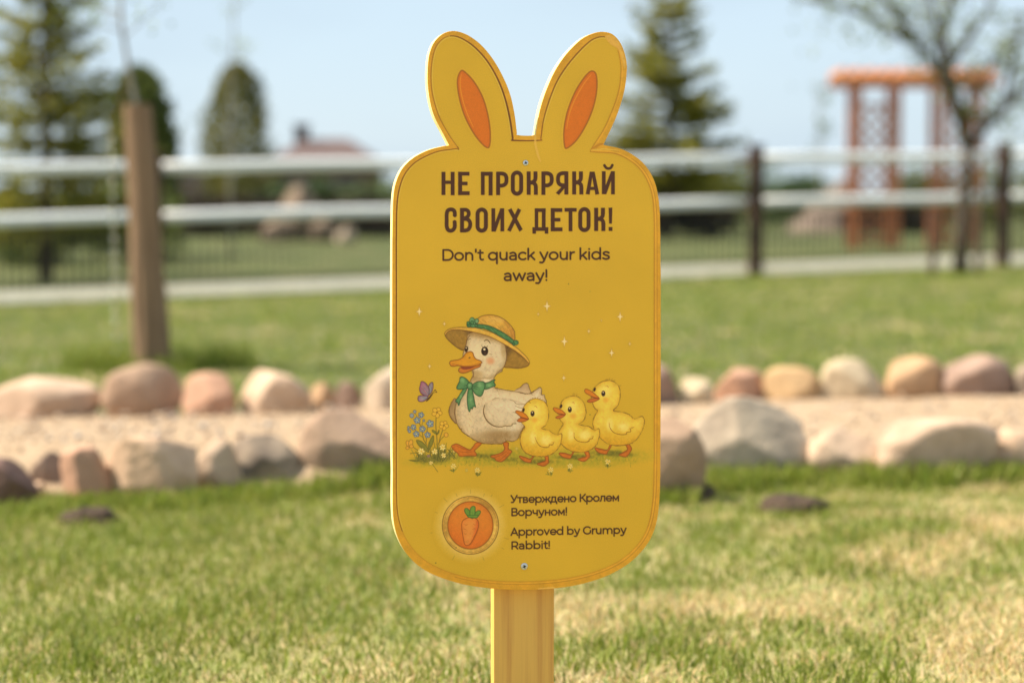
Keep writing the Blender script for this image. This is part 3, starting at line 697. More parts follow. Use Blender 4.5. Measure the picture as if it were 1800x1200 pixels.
def fur(pl, n, cols, L, ang, spread, wd=0.55, alpha=0.35):
    """short hair strokes clipped to a shape: ang is a function of the position"""
    w = win(pl[:, 0].min(), pl[:, 1].min(), pl[:, 0].max(), pl[:, 1].max())
    M = inside(pl, w); jj, ii = np.nonzero(M)
    for k in prng.integers(0, len(jj), n):
        x, y = GX[w[1]][ii[k]], GY[w[0]][jj[k]]
        a = ang(x, y) + prng.normal(0, spread); l = L * prng.uniform(.6, 1.3)
        p = np.array([(x, y), (x + l * .5 * math.cos(a), y + l * .5 * math.sin(a)), (x + l * math.cos(a + .25), y + l * math.sin(a + .25))])
        stroke(p, wd, cols[prng.integers(len(cols))], None, alpha * prng.uniform(.5, 1.2), taper=.6, ink=False)

def ragged(pl, amp, every=3):
    """furry rim: push every few points of a closed outline in and out"""
    p = pl.copy(); n = np.roll(p, -1, 0) - np.roll(p, 1, 0)
    n = np.stack([n[:, 1], -n[:, 0]], 1) / (np.hypot(n[:, 0], n[:, 1])[:, None] + 1e-9)
    k = np.zeros(len(p)); k[::every] = prng.normal(0, 1, len(k[::every]))
    return p + n * (k * amp)[:, None]

# identifiers of the printed pictures
P_BORDER, P_EAR_A, P_EAR_B, P_GRASS, P_FLOWER, P_FLY, P_DUCK, P_D3, P_D2, P_D1, P_BADGE, P_STAR, P_T1, P_T2, P_WEAR = range(1, 16)
BRN = (70, 40, 26)

# outline of the cut board
OUT_PTS = np.vstack([
    fE([(412, 779), (372, 700), (325, 610), (298, 520), (284, 420), (282, 330), (290, 240), (312, 170), (345, 125), (385, 98), (430, 86), (480, 92), (540, 118), (610, 172), (680, 256), (740, 360), (785, 470), (812, 590), (826, 700)]),
    fE([(834, 719), (930, 720)]),
    fE([(944, 690), (958, 600), (978, 520), (1012, 425), (1062, 318), (1130, 220), (1215, 137), (1290, 100), (1350, 91), (1410, 107), (1460, 165), (1489, 250), (1495, 330), (1480, 450), (1440, 585), (1395, 690), (1358, 768)]),
    fT([(1382, 19), (1480, 42), (1570, 88), (1640, 152), (1688, 232), (1714, 320), (1727, 430), (1731, 600), (1733, 780), (1734, 972)]),
    fT([(1734, 1300), (1733, 1700), (1732, 1950)]),
    fL([(1731, 0), (1727, 150), (1714, 280), (1688, 378), (1640, 465), (1560, 552), (1470, 615), (1360, 667), (1210, 710), (1060, 733), (900, 742), (720, 738), (560, 721), (430, 693), (300, 648), (200, 590), (122, 510), (74, 425), (47, 335), (37, 240), (36, 100), (37, 0)]),
    fT([(35, 1950), (33, 1600), (33, 1250), (33, 972), (34, 700), (36, 480), (42, 330), (62, 238), (103, 158), (172, 95), (262, 50), (350, 27), (392, 20)])])
OUTLINE = smooth(OUT_PTS, True, 5)
INN_PTS = np.vstack([
    fE([(471, 801), (412, 716), (350, 600), (314, 480), (303, 380), (308, 280), (330, 190), (370, 138), (420, 117), (480, 127), (560, 177), (640, 262), (705, 370), (752, 490), (783, 620), (800, 735)]),
    fE([(808, 751), (962, 751)]),
    fE([(972, 735), (985, 640), (1012, 540), (1060, 412), (1120, 312), (1200, 215), (1280, 142), (1350, 121), (1405, 145), (1440, 205), (1456, 280), (1458, 350), (1445, 450), (1405, 570), (1350, 690), (1278, 805)]),
    fT([(1310, 62), (1440, 72), (1540, 118), (1610, 182), (1655, 260), (1680, 345), (1690, 450), (1693, 600), (1693, 972), (1693, 1400), (1692, 1950)]),
    fL([(1690, 0), (1686, 140), (1670, 270), (1640, 370), (1590, 450), (1510, 530), (1410, 590), (1290, 635), (1160, 665), (1020, 683), (860, 690), (700, 686), (540, 668), (410, 636), (290, 585), (205, 525), (140, 450), (98, 370), (70, 270), (61, 150), (60, 0)]),
    fT([(60, 1950), (60, 1400), (60, 972), (60, 600), (64, 400), (80, 290), (112, 205), (165, 140), (235, 95), (320, 60), (400, 47), (440, 42)])])
INNER = smooth(INN_PTS, True, 5)

def paint_border():
    w, D, _ = segdist(OUTLINE, 2.0, True)
    cov = (inside(OUTLINE, w) & ~inside(INNER, w)).astype(float)
    _, Di, _ = segdist(OUTLINE, 16.0, True)
    X, Y = np.meshgrid(GX[w[1]], GY[w[0]])
    w2, D2, _ = segdist(INNER, 4.0, True)
    ww = win(SX0, SY0, SX1, SY1); Z = np.zeros(INK.shape); Z[w] = cov
    Di2 = np.full(INK.shape, 4.0); Di2[w2] = D2
    Ins = np.zeros(INK.shape, bool); Ins[w2] = inside(INNER, w2)
    s = np.where(Ins, Di2, -Di2)
    cv = np.clip(0.5 - s / 1.0, 0, 1)
    full = np.zeros(INK.shape); full[w] = inside(OUTLINE, w)
    cv = cv * np.maximum(full, Z)
    tone = np.zeros(INK.shape + (3,)); tone[:] = (198, 148, 46)
    tone *= (1 + .015 * NZ2 + .012 * NZ3)[..., None]
    over(ww, cv * .95, tone, P_BORDER)
    # rim scuffs along the cut edge
    wo, Do, To = segdist(OUTLINE, 3.0, True)
    sc = np.clip(1.1 - Do, 0, 1) * inside(OUTLINE, wo) * np.clip(NZ2[wo] * .9 - .25, 0, .7)
    over(wo, sc, (150, 110, 55), P_BORDER)
paint_border()
n5 = 5
def arc(a, b):
    return INNER[a * n5:b * n5]
# the drawn contour: dark along the ears' inner flanks and the left side, pale along the right
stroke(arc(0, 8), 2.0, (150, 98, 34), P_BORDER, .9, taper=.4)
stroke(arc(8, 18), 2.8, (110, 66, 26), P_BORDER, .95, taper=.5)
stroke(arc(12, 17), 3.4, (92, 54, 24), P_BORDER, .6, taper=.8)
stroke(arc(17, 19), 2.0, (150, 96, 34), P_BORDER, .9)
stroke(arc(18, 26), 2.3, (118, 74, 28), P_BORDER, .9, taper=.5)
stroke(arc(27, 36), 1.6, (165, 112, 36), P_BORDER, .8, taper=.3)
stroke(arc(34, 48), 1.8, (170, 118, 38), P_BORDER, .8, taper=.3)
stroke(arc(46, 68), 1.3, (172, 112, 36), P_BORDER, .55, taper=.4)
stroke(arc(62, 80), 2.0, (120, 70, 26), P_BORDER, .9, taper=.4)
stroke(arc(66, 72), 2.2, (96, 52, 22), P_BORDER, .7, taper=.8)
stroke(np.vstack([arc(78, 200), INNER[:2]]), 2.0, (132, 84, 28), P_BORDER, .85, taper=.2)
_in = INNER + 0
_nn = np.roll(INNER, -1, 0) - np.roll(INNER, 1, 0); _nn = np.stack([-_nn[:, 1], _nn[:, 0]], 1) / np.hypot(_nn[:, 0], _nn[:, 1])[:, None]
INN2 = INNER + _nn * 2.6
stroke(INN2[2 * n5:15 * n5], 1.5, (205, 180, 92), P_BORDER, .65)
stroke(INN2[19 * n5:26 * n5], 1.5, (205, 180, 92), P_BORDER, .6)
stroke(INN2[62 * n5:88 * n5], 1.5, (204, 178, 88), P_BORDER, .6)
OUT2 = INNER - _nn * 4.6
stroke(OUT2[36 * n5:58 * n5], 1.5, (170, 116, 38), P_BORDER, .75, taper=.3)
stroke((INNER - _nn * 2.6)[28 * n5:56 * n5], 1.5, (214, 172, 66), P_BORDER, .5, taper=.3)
stroke(fE([(1276, 806), (1330, 775), (1352, 772)]), 4.5, (176, 120, 38), P_BORDER, .8, taper=.6)
stroke(fE([(1278, 810), (1360, 803), (1450, 812)]), 1.8, (206, 180, 90), P_BORDER, .7, taper=.5)
WEARS = list(range(60, 68))
# where the film has peeled away
fill(smooth(fE([(1362, 118), (1400, 112), (1436, 140), (1462, 190), (1482, 250), (1488, 305), (1478, 308), (1462, 250), (1440, 195), (1400, 170), (1372, 140)])), (203, 160, 78), 60, noise=.03)
stroke(fE([(939, 715), (937, 770), (950, 830), (968, 878)]), 4.2, (206, 168, 84), 61, .8, taper=.35, rough=.1)
stroke(fL([(960, 737), (1010, 731), (1060, 729)]), 3.2, (214, 178, 104), 62, .8, taper=.4, rough=.25)
stroke(fE([(840, 722), (930, 723)]), 1.6, (214, 178, 92), 63, .7, taper=.3, rough=.3)
for kk, p in enumerate([(415, 695), (470, 712), (1365, 668), (205, 595)]):
    q = fL([p])[0]; stroke([q - (2, -.4), q + (2, .5)], 1.4, (206, 190, 160), 60 + 4 + kk, .6, rough=.5)

def inner_ear(pts, pid, hi):
    pl = smooth(fE(pts), True, 8)
    stroke(pl, 7.0, (204, 160, 52), pid, .5, closed=True, sf=1.2)
    fill(pl, (199, 108, 30), pid, edge=(176, 84, 24), ew=3.0, ea=.5, noise=.008)
    stroke(pl, 2.6, (150, 92, 32), pid, .9, closed=True)
    stroke(smooth(fE(hi), False), 2.0, (214, 142, 44), pid, .8, taper=.5)
inner_ear([(487, 328), (520, 345), (570, 402), (618, 490), (648, 590), (663, 690), (662, 770), (648, 796), (610, 768), (558, 700), (505, 595), (473, 480), (464, 385)], P_EAR_A, [(488, 350), (480, 400), (490, 480), (520, 580), (560, 670)])
inner_ear([(1287, 330), (1309, 355), (1312, 440), (1292, 545), (1250, 650), (1190, 748), (1132, 798), (1115, 780), (1112, 690), (1132, 580), (1176, 465), (1222, 388), (1260, 342)], P_EAR_B, [(1278, 352), (1235, 405), (1180, 500), (1145, 590), (1128, 680)])

# --- meadow under the ducks
for (cx, cy, rx, ry, a) in [(960, 803, 190, 17, .55), (860, 806, 100, 14, .5), (1060, 800, 90, 16, .45), (900, 795, 70, 16, .3), (1000, 814, 120, 10, .4), (757, 812, 52, 10, .45)]:
    wash(cx, cy, rx, ry, (150, 142, 42), a, P_GRASS, tex=.35)
for (cx, cy, rx, ry, a) in [(842, 801, 42, 5, .75), (888, 807, 30, 5, .6), (945, 811, 38, 5, .75), (1010, 803, 36, 5, .75), (1070, 796, 40, 6, .75), (1095, 799, 24, 5, .5), (755, 808, 32, 9, .5)]:
    wash(cx, cy, rx, ry, (98, 96, 34), a, P_GRASS, tex=.3)
for k in range(420):
    x = prng.uniform(735, 1118); y = prng.normal(809 - (x - 900) * .02, 7); l = prng.uniform(2, 5.5); a = -math.pi / 2 + prng.normal(0, .7)
    stroke([(x, y), (x + l * math.cos(a), y + l * math.sin(a))], .8, [(112, 112, 38), (140, 138, 46), (92, 92, 34), (168, 156, 60)][prng.integers(4)], P_GRASS, prng.uniform(.25, .6), taper=.5)
def daisy(cx, cy, r, pid, col=(222, 206, 140), ctr=(214, 170, 50), n=6, petal=.36):
    for i in range(n):
        a = i * 2 * math.pi / n + prng.uniform(0, .5)
        pl = ell(cx + math.cos(a) * r * .58, cy + math.sin(a) * r * .58, r * .45, r * petal * .8, a, 12)
        fill(pl, col, pid); stroke(pl, .5, (138, 110, 52), pid, .55, closed=True)
    fill(ell(cx, cy, r * .26, r * .26, 0, 10), ctr, pid)
def tuft(cx, cy, n, h, pid, cols=((86, 92, 40), (104, 108, 46), (124, 122, 52))):
    for k in range(n):
        a = -math.pi / 2 + prng.normal(0, .62); l = h * prng.uniform(.5, 1.1); x = cx + prng.normal(0, h * .3)
        p = np.array([(x, cy), (x + l * .5 * math.cos(a), cy + l * .5 * math.sin(a)), (x + l * math.cos(a) * 1.1, cy + l * math.sin(a) * .92)])
        stroke(smooth(p, False, 4), prng.uniform(.9, 1.7), cols[prng.integers(len(cols))], pid, .85, taper=.7)
for (x, y) in [(797, 823), (839, 830), (1068, 815), (1002, 823), (968, 829)]:
    tuft(x, y + 5, 9, 7, P_GRASS); stroke([(x, y), (x + .4, y + 7)], .9, (96, 96, 40), P_GRASS, .9); daisy(x, y - 4, 5.2, P_GRASS, (216, 198, 122))
for (x, y) in [(947, 786), (908, 788), (820, 826)]:
    daisy(x, y, 2.6, P_GRASS, (206, 196, 110))

# --- flower clump
OL = (104, 76, 34)
for pts, wd in [([(300, 810), (262, 740), (245, 640), (215, 560), (180, 480)], 1.3), ([(292, 800), (300, 700), (310, 600), (330, 570)], 1.2), ([(425, 850), (420, 740), (408, 600), (410, 490)], 1.4), ([(440, 800), (460, 720), (490, 630)], 1.3), ([(445, 790), (470, 740), (515, 700)], 1.1), ([(255, 720), (200, 680), (150, 620), (100, 610)], 1.0), ([(240, 590), (255, 540), (262, 520)], .8), ([(185, 470), (150, 430)], .8), ([(270, 930), (190, 870), (135, 830)], 1.2), ([(250, 960), (180, 905), (110, 912)], 1.1), ([(370, 1040), (430, 1125)], .9)]:
    stroke(smooth(fF(pts), False), wd, (110, 92, 40), P_FLOWER, .95)
for pts in [[(180, 755), (240, 770), (300, 830), (325, 900), (260, 860), (205, 815)], [(375, 700), (382, 760), (355, 830), (318, 880), (325, 790)], [(425, 690), (372, 660), (365, 635), (400, 650)], [(415, 690), (445, 635), (442, 670)]]:
    pl = smooth(fF(pts)); fill(pl, (128, 122, 50), P_FLOWER, edge=(90, 92, 40), ew=1.5, noise=.05); stroke(pl, .8, (78, 74, 34), P_FLOWER, .9, closed=True)
for (x, y, n, h) in [(250, 1000, 22, 24), (320, 1010, 26, 28), (430, 1000, 30, 34), (520, 980, 22, 30), (200, 1000, 10, 14), (580, 960, 12, 20), (470, 1010, 20, 24)]:
    q = fF([(x, y)])[0]; tuft(q[0], q[1], n, h, P_FLOWER, ((78, 78, 36), (100, 98, 42), (120, 114, 50), (142, 130, 56)))
for (x, y, r) in [(235, 460, 34), (188, 522, 40), (340, 562, 44), (145, 603, 34), (250, 624, 38), (178, 683, 38), (310, 693, 36)]:
    q = fF([(x, y)])[0]; r = r / 6.664
    for i in range(5):
        a = i * 1.2566 + x; pl = ell(q[0] + math.cos(a) * r * .55, q[1] + math.sin(a) * r * .55, r * .46, r * .42, a, 12)
        fill(pl, (136, 152, 178), P_FLOWER, edge=(88, 104, 150), ew=.8, ea=.6); stroke(pl, .8, (66, 74, 108), P_FLOWER, .8, closed=True)
    fill(ell(q[0], q[1], r * .22, r * .22), (206, 196, 120), P_FLOWER)
for (x, y, r) in [(125, 467, 24), (160, 422, 17), (265, 525, 12), (88, 605, 13), (98, 650, 17), (82, 632, 10)]:
    q = fF([(x, y)])[0]; pl = ell(q[0], q[1], r / 6.664, r / 6.1); fill(pl, (142, 152, 172), P_FLOWER, edge=(84, 98, 146), ew=1); stroke(pl, .8, (66, 74, 108), P_FLOWER, .8, closed=True)
for (x, y, r, n) in [(420, 430, 62, 5), (500, 582, 56, 5)]:
    q = fF([(x, y)])[0]; r = r / 6.664
    for i in range(n):
        a = -math.pi / 2 + .5 + i * 2 * math.pi / n; pl = ell(q[0] + math.cos(a) * r * .55, q[1] + math.sin(a) * r * .55, r * .46, r * .40, a, 16)
        fill(pl, (212, 172, 62), P_FLOWER, edge=(196, 146, 40), ew=1.5); stroke(pl, .8, (136, 94, 30), P_FLOWER, .9, closed=True)
    fill(ell(q[0], q[1], r * .13, r * .13), (120, 84, 30), P_FLOWER)
for (x, y, rx, ry, a) in [(88, 800, 26, 44, -.5), (112, 790, 24, 44, .25), (75, 845, 20, 18, 0), (528, 692, 24, 26, 0), (120, 825, 24, 20, .3)]:
    q = fF([(x, y)])[0]; pl = ell(q[0], q[1], rx / 6.664, ry / 6.664, a); fill(pl, (208, 160, 62), P_FLOWER, edge=(190, 130, 46), ew=1.5); stroke(pl, .8, (136, 92, 34), P_FLOWER, .9, closed=True)
for (x, y, r) in [(237, 885, 40), (393, 888, 36), (486, 838, 38), (498, 932, 32), (620, 884, 16), (350, 1020, 24)]:
    q = fF([(x, y)])[0]; daisy(q[0], q[1], r / 6.664, P_FLOWER, (224, 206, 142))
q = fF([(322, 940)])[0]; fill(ell(q[0], q[1], 2.8, 2.6), (132, 104, 106), P_FLOWER)

# --- butterfly
FO = (70, 48, 62)
for pts, col, ed in [([(318, 130), (345, 85), (368, 78), (375, 110), (368, 170), (335, 225), (322, 190)], (146, 140, 160), (112, 82, 120)),
                     ([(325, 225), (330, 160), (300, 100), (262, 70), (235, 72), (225, 110), (215, 155), (228, 200), (265, 230), (310, 245)], (156, 112, 140), (140, 60, 120)),
                     ([(312, 240), (270, 232), (215, 235), (198, 255), (200, 290), (225, 304), (270, 298), (310, 265)], (150, 134, 156), (132, 72, 128))]:
    pl = smooth(fF(pts)); fill(pl, col, P_FLY, edge=ed, ew=2.0, ea=.8, noise=.05); stroke(pl, 1.0, FO, P_FLY, .9, closed=True)
for pts in [[(320, 235), (290, 170), (258, 128)], [(310, 238), (262, 200), (235, 170)], [(318, 215), (315, 160), (285, 110)], [(300, 250), (240, 262)], [(305, 258), (250, 285)], [(335, 210), (350, 130)]]:
    stroke(smooth(fF(pts), False), 1.5, (126, 150, 172), P_FLY, .8, taper=.7)
    stroke(smooth(fF(pts), False) + .7, .5, FO, P_FLY, .5)
stroke(fF([(366, 214), (335, 255), (298, 298)]), 3.0, (72, 48, 34), P_FLY, taper=.5)
stroke(fF([(360, 212), (378, 185), (400, 170)]), .7, (80, 54, 34), P_FLY); stroke(fF([(362, 214), (385, 198), (414, 190)]), .7, (80, 54, 34), P_FLY)
for p in [(400, 170), (414, 190)]: q = fF([p])[0]; fill(ell(q[0], q[1], 1.1, 1.1), (70, 48, 34), P_FLY)

# --- sparkles
STARS = []
for (x, y, r) in [(737, 547.5, 8), (781, 569, 4), (755, 643.5, 4.5), (961.5, 538, 9), (1090, 556.5, 8), (992, 600, 8.5), (1075, 620, 7), (1035, 582, 4), (1107, 604, 3.5), (991, 664, 5), (946, 552, 3), (1057, 563, 2)]:
    k = .26; P_STAR = 40 + len(STARS); STARS.append(P_STAR)
    pl = np.array([(x + r * c * (1 if i % 2 == 0 else k) * (.72 if abs(c) > .9 else 1), y + r * s * (1 if i % 2 == 0 else k)) for i in range(8) for c, s in [(math.cos(i * math.pi / 4), math.sin(i * math.pi / 4))]])
    stroke([(x, y - r * 1.4), (x, y + r * 1.4)], .6, (178, 140, 60), P_STAR, .6); stroke([(x - r, y), (x + r, y)], .6, (178, 140, 60), P_STAR, .4)
    stroke(pl, .9, (150, 116, 60), P_STAR, .6, closed=True); fill(pl, (226, 204, 164), P_STAR)
# --- the mother duck
WH = (206, 186, 168); TAN = (156, 124, 86); LT = (216, 201, 188); DK = (92, 62, 36)
wing_b = smooth(fB([(140, 350), (100, 400), (72, 465), (65, 530), (88, 592), (150, 662), (175, 600), (165, 440)]))
fill(wing_b, (158, 130, 100), P_DUCK, edge=(120, 90, 60), ew=3, noise=.03); stroke(wing_b, 1.1, DK, P_DUCK, .85, closed=True, rough=.3)
tail = smooth(fB([(880, 262), (950, 215), (995, 172), (1042, 170), (1062, 225), (1078, 295), (980, 310)]))
fill(tail, (184, 156, 132), P_DUCK, edge=(140, 108, 80), ew=3); stroke(tail, 1.1, DK, P_DUCK, .85, closed=True, rough=.3)
brim_l = smooth(fH([(122, 460), (200, 395), (330, 388), (560, 425), (640, 450), (560, 560), (510, 650), (450, 752), (340, 710), (230, 622), (150, 540)]))
brim_r = smooth(fH([(1120, 620), (1300, 735), (1450, 850), (1560, 930), (1603, 985), (1560, 1038), (1420, 1070), (1290, 1062), (1150, 1040), (1120, 900)]))
for b, g in ((brim_l, ((98, 72, 44), 815, 592, 828, 588)), (brim_r, ((84, 60, 36), 905, 620, 890, 612))):
    fill(b, (150, 114, 50), P_DUCK, edge=(112, 80, 36), ew=2.5, grad=g, noise=.04); stroke(b, 1.2, (96, 64, 28), P_DUCK, .9, closed=True)
fur(brim_l, 110, [(112, 80, 36), (176, 140, 70)], 6, lambda x, y: math.atan2(y - 560, x - 840) + math.pi / 2, .2)
fur(brim_r, 110, [(112, 80, 36), (176, 140, 70)], 6, lambda x, y: math.atan2(y - 570, x - 850) + math.pi / 2, .2)
body = smooth(np.vstack([fB([(640, 222), (700, 236), (800, 254), (900, 268), (1000, 292), (1080, 288), (1140, 248), (1190, 216), (1216, 240), (1212, 300), (1250, 308), (1256, 350), (1272, 405), (1200, 520), (1100, 640), (1003, 700), (962, 760), (918, 852), (850, 886), (790, 878), (700, 914), (560, 916), (470, 905), (380, 870), (330, 832), (240, 772), (182, 700), (150, 620), (138, 505), (160, 400), (230, 290), (300, 180), (335, 125), (365, 60), (355, -5)]), fB([(500, -40), (722, -4), (652, 58), (622, 110), (632, 190)])]))
body = ragged(body, .45, 3)
fill(body, WH, P_DUCK, edge=TAN, ew=6, ea=.75, grad=[((152, 122, 86), 850, 745, 862, 790), (LT, 850, 720, 885, 706)], noise=.035)
wash(838, 664, 12, 12, (146, 112, 72), .55, P_DUCK, tex=.2, ink=False)
wash(825, 745, 10, 30, (218, 196, 170), .6, P_DUCK, tex=.2, ink=False); wash(905, 700, 55, 18, (218, 198, 176), .6, P_DUCK, ink=False)
wash(890, 764, 55, 10, (138, 106, 68), .55, P_DUCK, tex=.2, ink=False)
fur(body, 620, [(214, 194, 168), (206, 182, 154), (140, 108, 74), (122, 92, 60)], 5.5, lambda x, y: 1.2 + (x - 850) * .004 if y > 680 else 1.5, .35, .5, .3)
stroke(body, 1.15, DK, P_DUCK, .85, closed=True, rough=.35)
wing = smooth(fB([(505, 440), (490, 500), (500, 560), (530, 620), (580, 668), (640, 697), (720, 703), (765, 690), (800, 694), (845, 683), (850, 664), (895, 662), (890, 640), (940, 628), (1000, 600), (1080, 480), (1000, 420), (900, 380), (760, 350), (620, 360), (550, 390)]))
fill(wing, (208, 189, 172), P_DUCK, edge=(172, 146, 118), ew=5, ea=.5, grad=(LT, 880, 745, 905, 705), noise=.03)
fur(wing, 200, [(214, 194, 170), (206, 184, 158), (150, 118, 88)], 6, lambda x, y: .25, .3, .5, .28)
stroke(smooth(fB([(508, 435), (492, 500), (502, 560), (532, 622), (582, 670), (642, 699), (720, 706)]), False), 1.9, (96, 64, 36), P_DUCK, .9, taper=.4)
stroke(smooth(fB([(720, 706), (765, 692), (800, 697), (845, 686), (852, 668), (896, 664)]), False), 1.3, (104, 74, 42), P_DUCK, .85)
for pts in [[(600, 372), (640, 350), (690, 345)], [(820, 370), (870, 385), (900, 420), (980, 425), (1050, 410)], [(880, 440), (940, 470), (980, 470)], [(860, 520), (910, 540)], [(630, 850), (660, 890), (680, 905)], [(770, 880), (760, 850)], [(650, 235), (670, 260)], [(1070, 290), (1110, 310)]]:
    stroke(smooth(fB(pts), False), .9, (120, 90, 60), P_DUCK, .7, taper=.6)
head = ragged(smooth(fH([(540, 470), (700, 430), (900, 480), (1080, 570), (1175, 680), (1205, 800), (1198, 930), (1150, 1060), (1060, 1135), (1000, 1210), (860, 1260), (625, 1215), (610, 1120), (520, 1000), (440, 900), (435, 830), (462, 735), (492, 655), (508, 575)])), .3, 3)
fill(head, (208, 190, 172), P_DUCK, edge=(146, 114, 74), ew=4.0, ea=.7, grad=[((158, 124, 80), 855, 604, 858, 588)], noise=.03)
wash(842, 618, 18, 16, (220, 202, 178), .7, P_DUCK, ink=False); wash(885, 612, 6, 20, (152, 120, 78), .5, P_DUCK, tex=.2, ink=False); wash(838, 657, 14, 7, (168, 136, 96), .6, P_DUCK, ink=False)
fur(head, 260, [(214, 196, 168), (206, 184, 154), (140, 108, 70)], 4, lambda x, y: math.atan2(y - 612, x - 845), .4, .45, .3)
stroke(smooth(fH([(1180, 700), (1203, 800), (1196, 930), (1150, 1058), (1062, 1133), (1005, 1200)]), False), 1.1, DK, P_DUCK, .8, rough=.35)
stroke(smooth(fH([(560, 490), (508, 575), (492, 655), (462, 735), (438, 820), (438, 880)]), False), 1.1, DK, P_DUCK, .8, rough=.2)
stroke(fH([(612, 1118), (625, 1160), (622, 1215)]), 1.1, DK, P_DUCK, .8)
wash(862, 634, 8.5, 7.5, (205, 138, 104), .75, P_DUCK, ink=False)
def eye(cx, cy, rx, ry, pid, hi=True, rot=0):
    fill(ell(cx, cy, rx + .5, ry + .5, rot), (120, 88, 50), pid, alpha=.6)
    fill(ell(cx, cy, rx, ry, rot), (44, 26, 18), pid)
    wash(cx + rx * .1, cy + ry * .45, rx * .5, ry * .35, (84, 56, 40), .7, pid)
    if hi:
        fill(ell(cx - rx * .1, cy - ry * .42, rx * .34, ry * .24, rot), (226, 210, 190), pid)
eye(852, 617, 6.0, 7.7, P_DUCK); eye(819.8, 613.5, 2.7, 5.2, P_DUCK, True, .15)
stroke(smooth(fH([(812, 595), (845, 573), (885, 588), (918, 638)]), False), 1.3, (84, 56, 34), P_DUCK, taper=.4)
stroke(smooth(fH([(530, 575), (550, 555), (575, 560)]), False), .9, (110, 80, 50), P_DUCK, .8)
stroke(fH([(905, 815), (935, 830), (950, 822)]), .7, (130, 98, 62), P_DUCK, .7)
for dx in (-4, 0, 4): stroke([(852 + dx * .9, 610), (852 + dx * 1.3, 607.5)], .6, (60, 38, 24), P_DUCK, .8)
OG, OGD = (200, 136, 34), (112, 64, 22)
lowb = smooth(fH([(358, 1105), (390, 1055), (480, 1045), (600, 1040), (745, 1005), (725, 1050), (640, 1082), (580, 1112), (500, 1146), (430, 1156), (378, 1140)]))
fill(lowb, (190, 116, 44), P_DUCK, edge=(150, 80, 34), ew=2); stroke(lowb, 1.1, OGD, P_DUCK, .9, closed=True)
fill(smooth(fH([(400, 1058), (480, 1040), (640, 1030), (690, 1010), (600, 1065), (540, 1085), (450, 1092)])), (134, 62, 40), P_DUCK)
upb = smooth(fH([(203, 985), (220, 945), (290, 930), (370, 915), (440, 870), (490, 802), (560, 775), (610, 795), (632, 860), (672, 908), (740, 935), (772, 970), (735, 1000), (690, 1022), (600, 1040), (460, 1046), (350, 1025), (280, 1036), (228, 1030)]))
fill(upb, (204, 144, 36), P_DUCK, edge=(176, 100, 30), ew=2.2, ea=.7, grad=((190, 112, 40), 800, 638, 797, 646), noise=.02); stroke(upb, 1.15, OGD, P_DUCK, .9, closed=True)
stroke(smooth(fH([(250, 985), (330, 1010), (430, 1030), (540, 1030), (640, 1015), (720, 980)]), False), 1.1, (150, 78, 32), P_DUCK, .8, taper=.4)
fill(ell(825.3, 628.6, 1.7, .9, -.5), (76, 44, 22), P_DUCK)
rim = smooth(fH([(118, 455), (155, 408), (255, 366), (400, 351), (520, 354), (680, 362), (800, 395), (950, 445), (1100, 525), (1250, 615), (1380, 708), (1500, 815), (1580, 905), (1610, 975), (1588, 975), (1500, 880), (1380, 782), (1250, 700), (1150, 640), (1040, 580), (900, 512), (750, 466), (600, 430), (450, 404), (330, 392), (230, 400), (160, 442), (132, 490)]))
fill(rim, (208, 166, 76), P_DUCK, edge=(176, 124, 48), ew=1.5, noise=.03); stroke(rim, 1.0, (112, 74, 30), P_DUCK, .9, closed=True)
crown = smooth(fH([(675, 225), (760, 158), (900, 133), (1030, 150), (1150, 205), (1250, 290), (1328, 390), (1350, 470), (1335, 585), (1200, 500), (1050, 410), (900, 340), (760, 310), (690, 310)]))
fill(crown, (208, 164, 76), P_DUCK, edge=(166, 116, 46), ew=3, ea=.7, grad=((178, 128, 56), 880, 560, 905, 585), noise=.03)
wash(872, 562, 20, 6, (212, 172, 100), .6, P_DUCK, ink=False)
fur(crown, 170, [(160, 108, 42), (218, 178, 100), (140, 94, 40)], 6, lambda x, y: .35 + (x - 850) * .012, .12, .5, .5); stroke(crown, 1.1, (112, 72, 28), P_DUCK, .9, closed=True)
GR, GRL, GRD = (70, 116, 78), (116, 158, 118), (38, 64, 46)
band = smooth(fH([(640, 295), (760, 300), (900, 325), (1050, 390), (1180, 465), (1320, 570), (1345, 620), (1330, 660), (1250, 605), (1100, 515), (950, 432), (800, 375), (660, 352)]))
fill(band, GR, P_DUCK, edge=(52, 92, 62), ew=2, noise=.05); fur(band, 60, [GRL, (56, 98, 66)], 7, lambda x, y: .5, .1, .6, .6); stroke(band, 1.0, GRD, P_DUCK, .9, closed=True)
for (x, y, rx, ry, c) in [(545, 310, 42, 40, (72, 120, 82)), (660, 320, 40, 26, (66, 110, 76)), (610, 325, 40, 30, (88, 136, 98)), (680, 240, 34, 42, (118, 152, 116)), (600, 240, 48, 62, (104, 150, 112)), (600, 265, 26, 34, (84, 134, 92)), (530, 280, 26, 34, (70, 116, 80)), (1365, 620, 48, 42, (78, 126, 88)), (1330, 645, 22, 30, (64, 108, 74)), (640, 280, 20, 24, (96, 142, 104))]:
    q = fH([(x, y)])[0]; pl = ell(q[0], q[1], rx / 10, ry / 10); fill(pl, c, P_DUCK, edge=(52, 92, 64), ew=1.4, noise=.06); stroke(pl, .9, GRD, P_DUCK, .85, closed=True)
def green(pts, hl=None):
    pl = smooth(fB(pts)); fill(pl, (92, 138, 98), P_DUCK, edge=(58, 98, 68), ew=2.5, ea=.8, noise=.05)
    if hl: wash(*fB([hl[:2]])[0], hl[2] / 7, hl[3] / 7, (128, 168, 128), .6, P_DUCK, tex=.2, ink=False)
    stroke(pl, 1.15, GRD, P_DUCK, .9, closed=True)
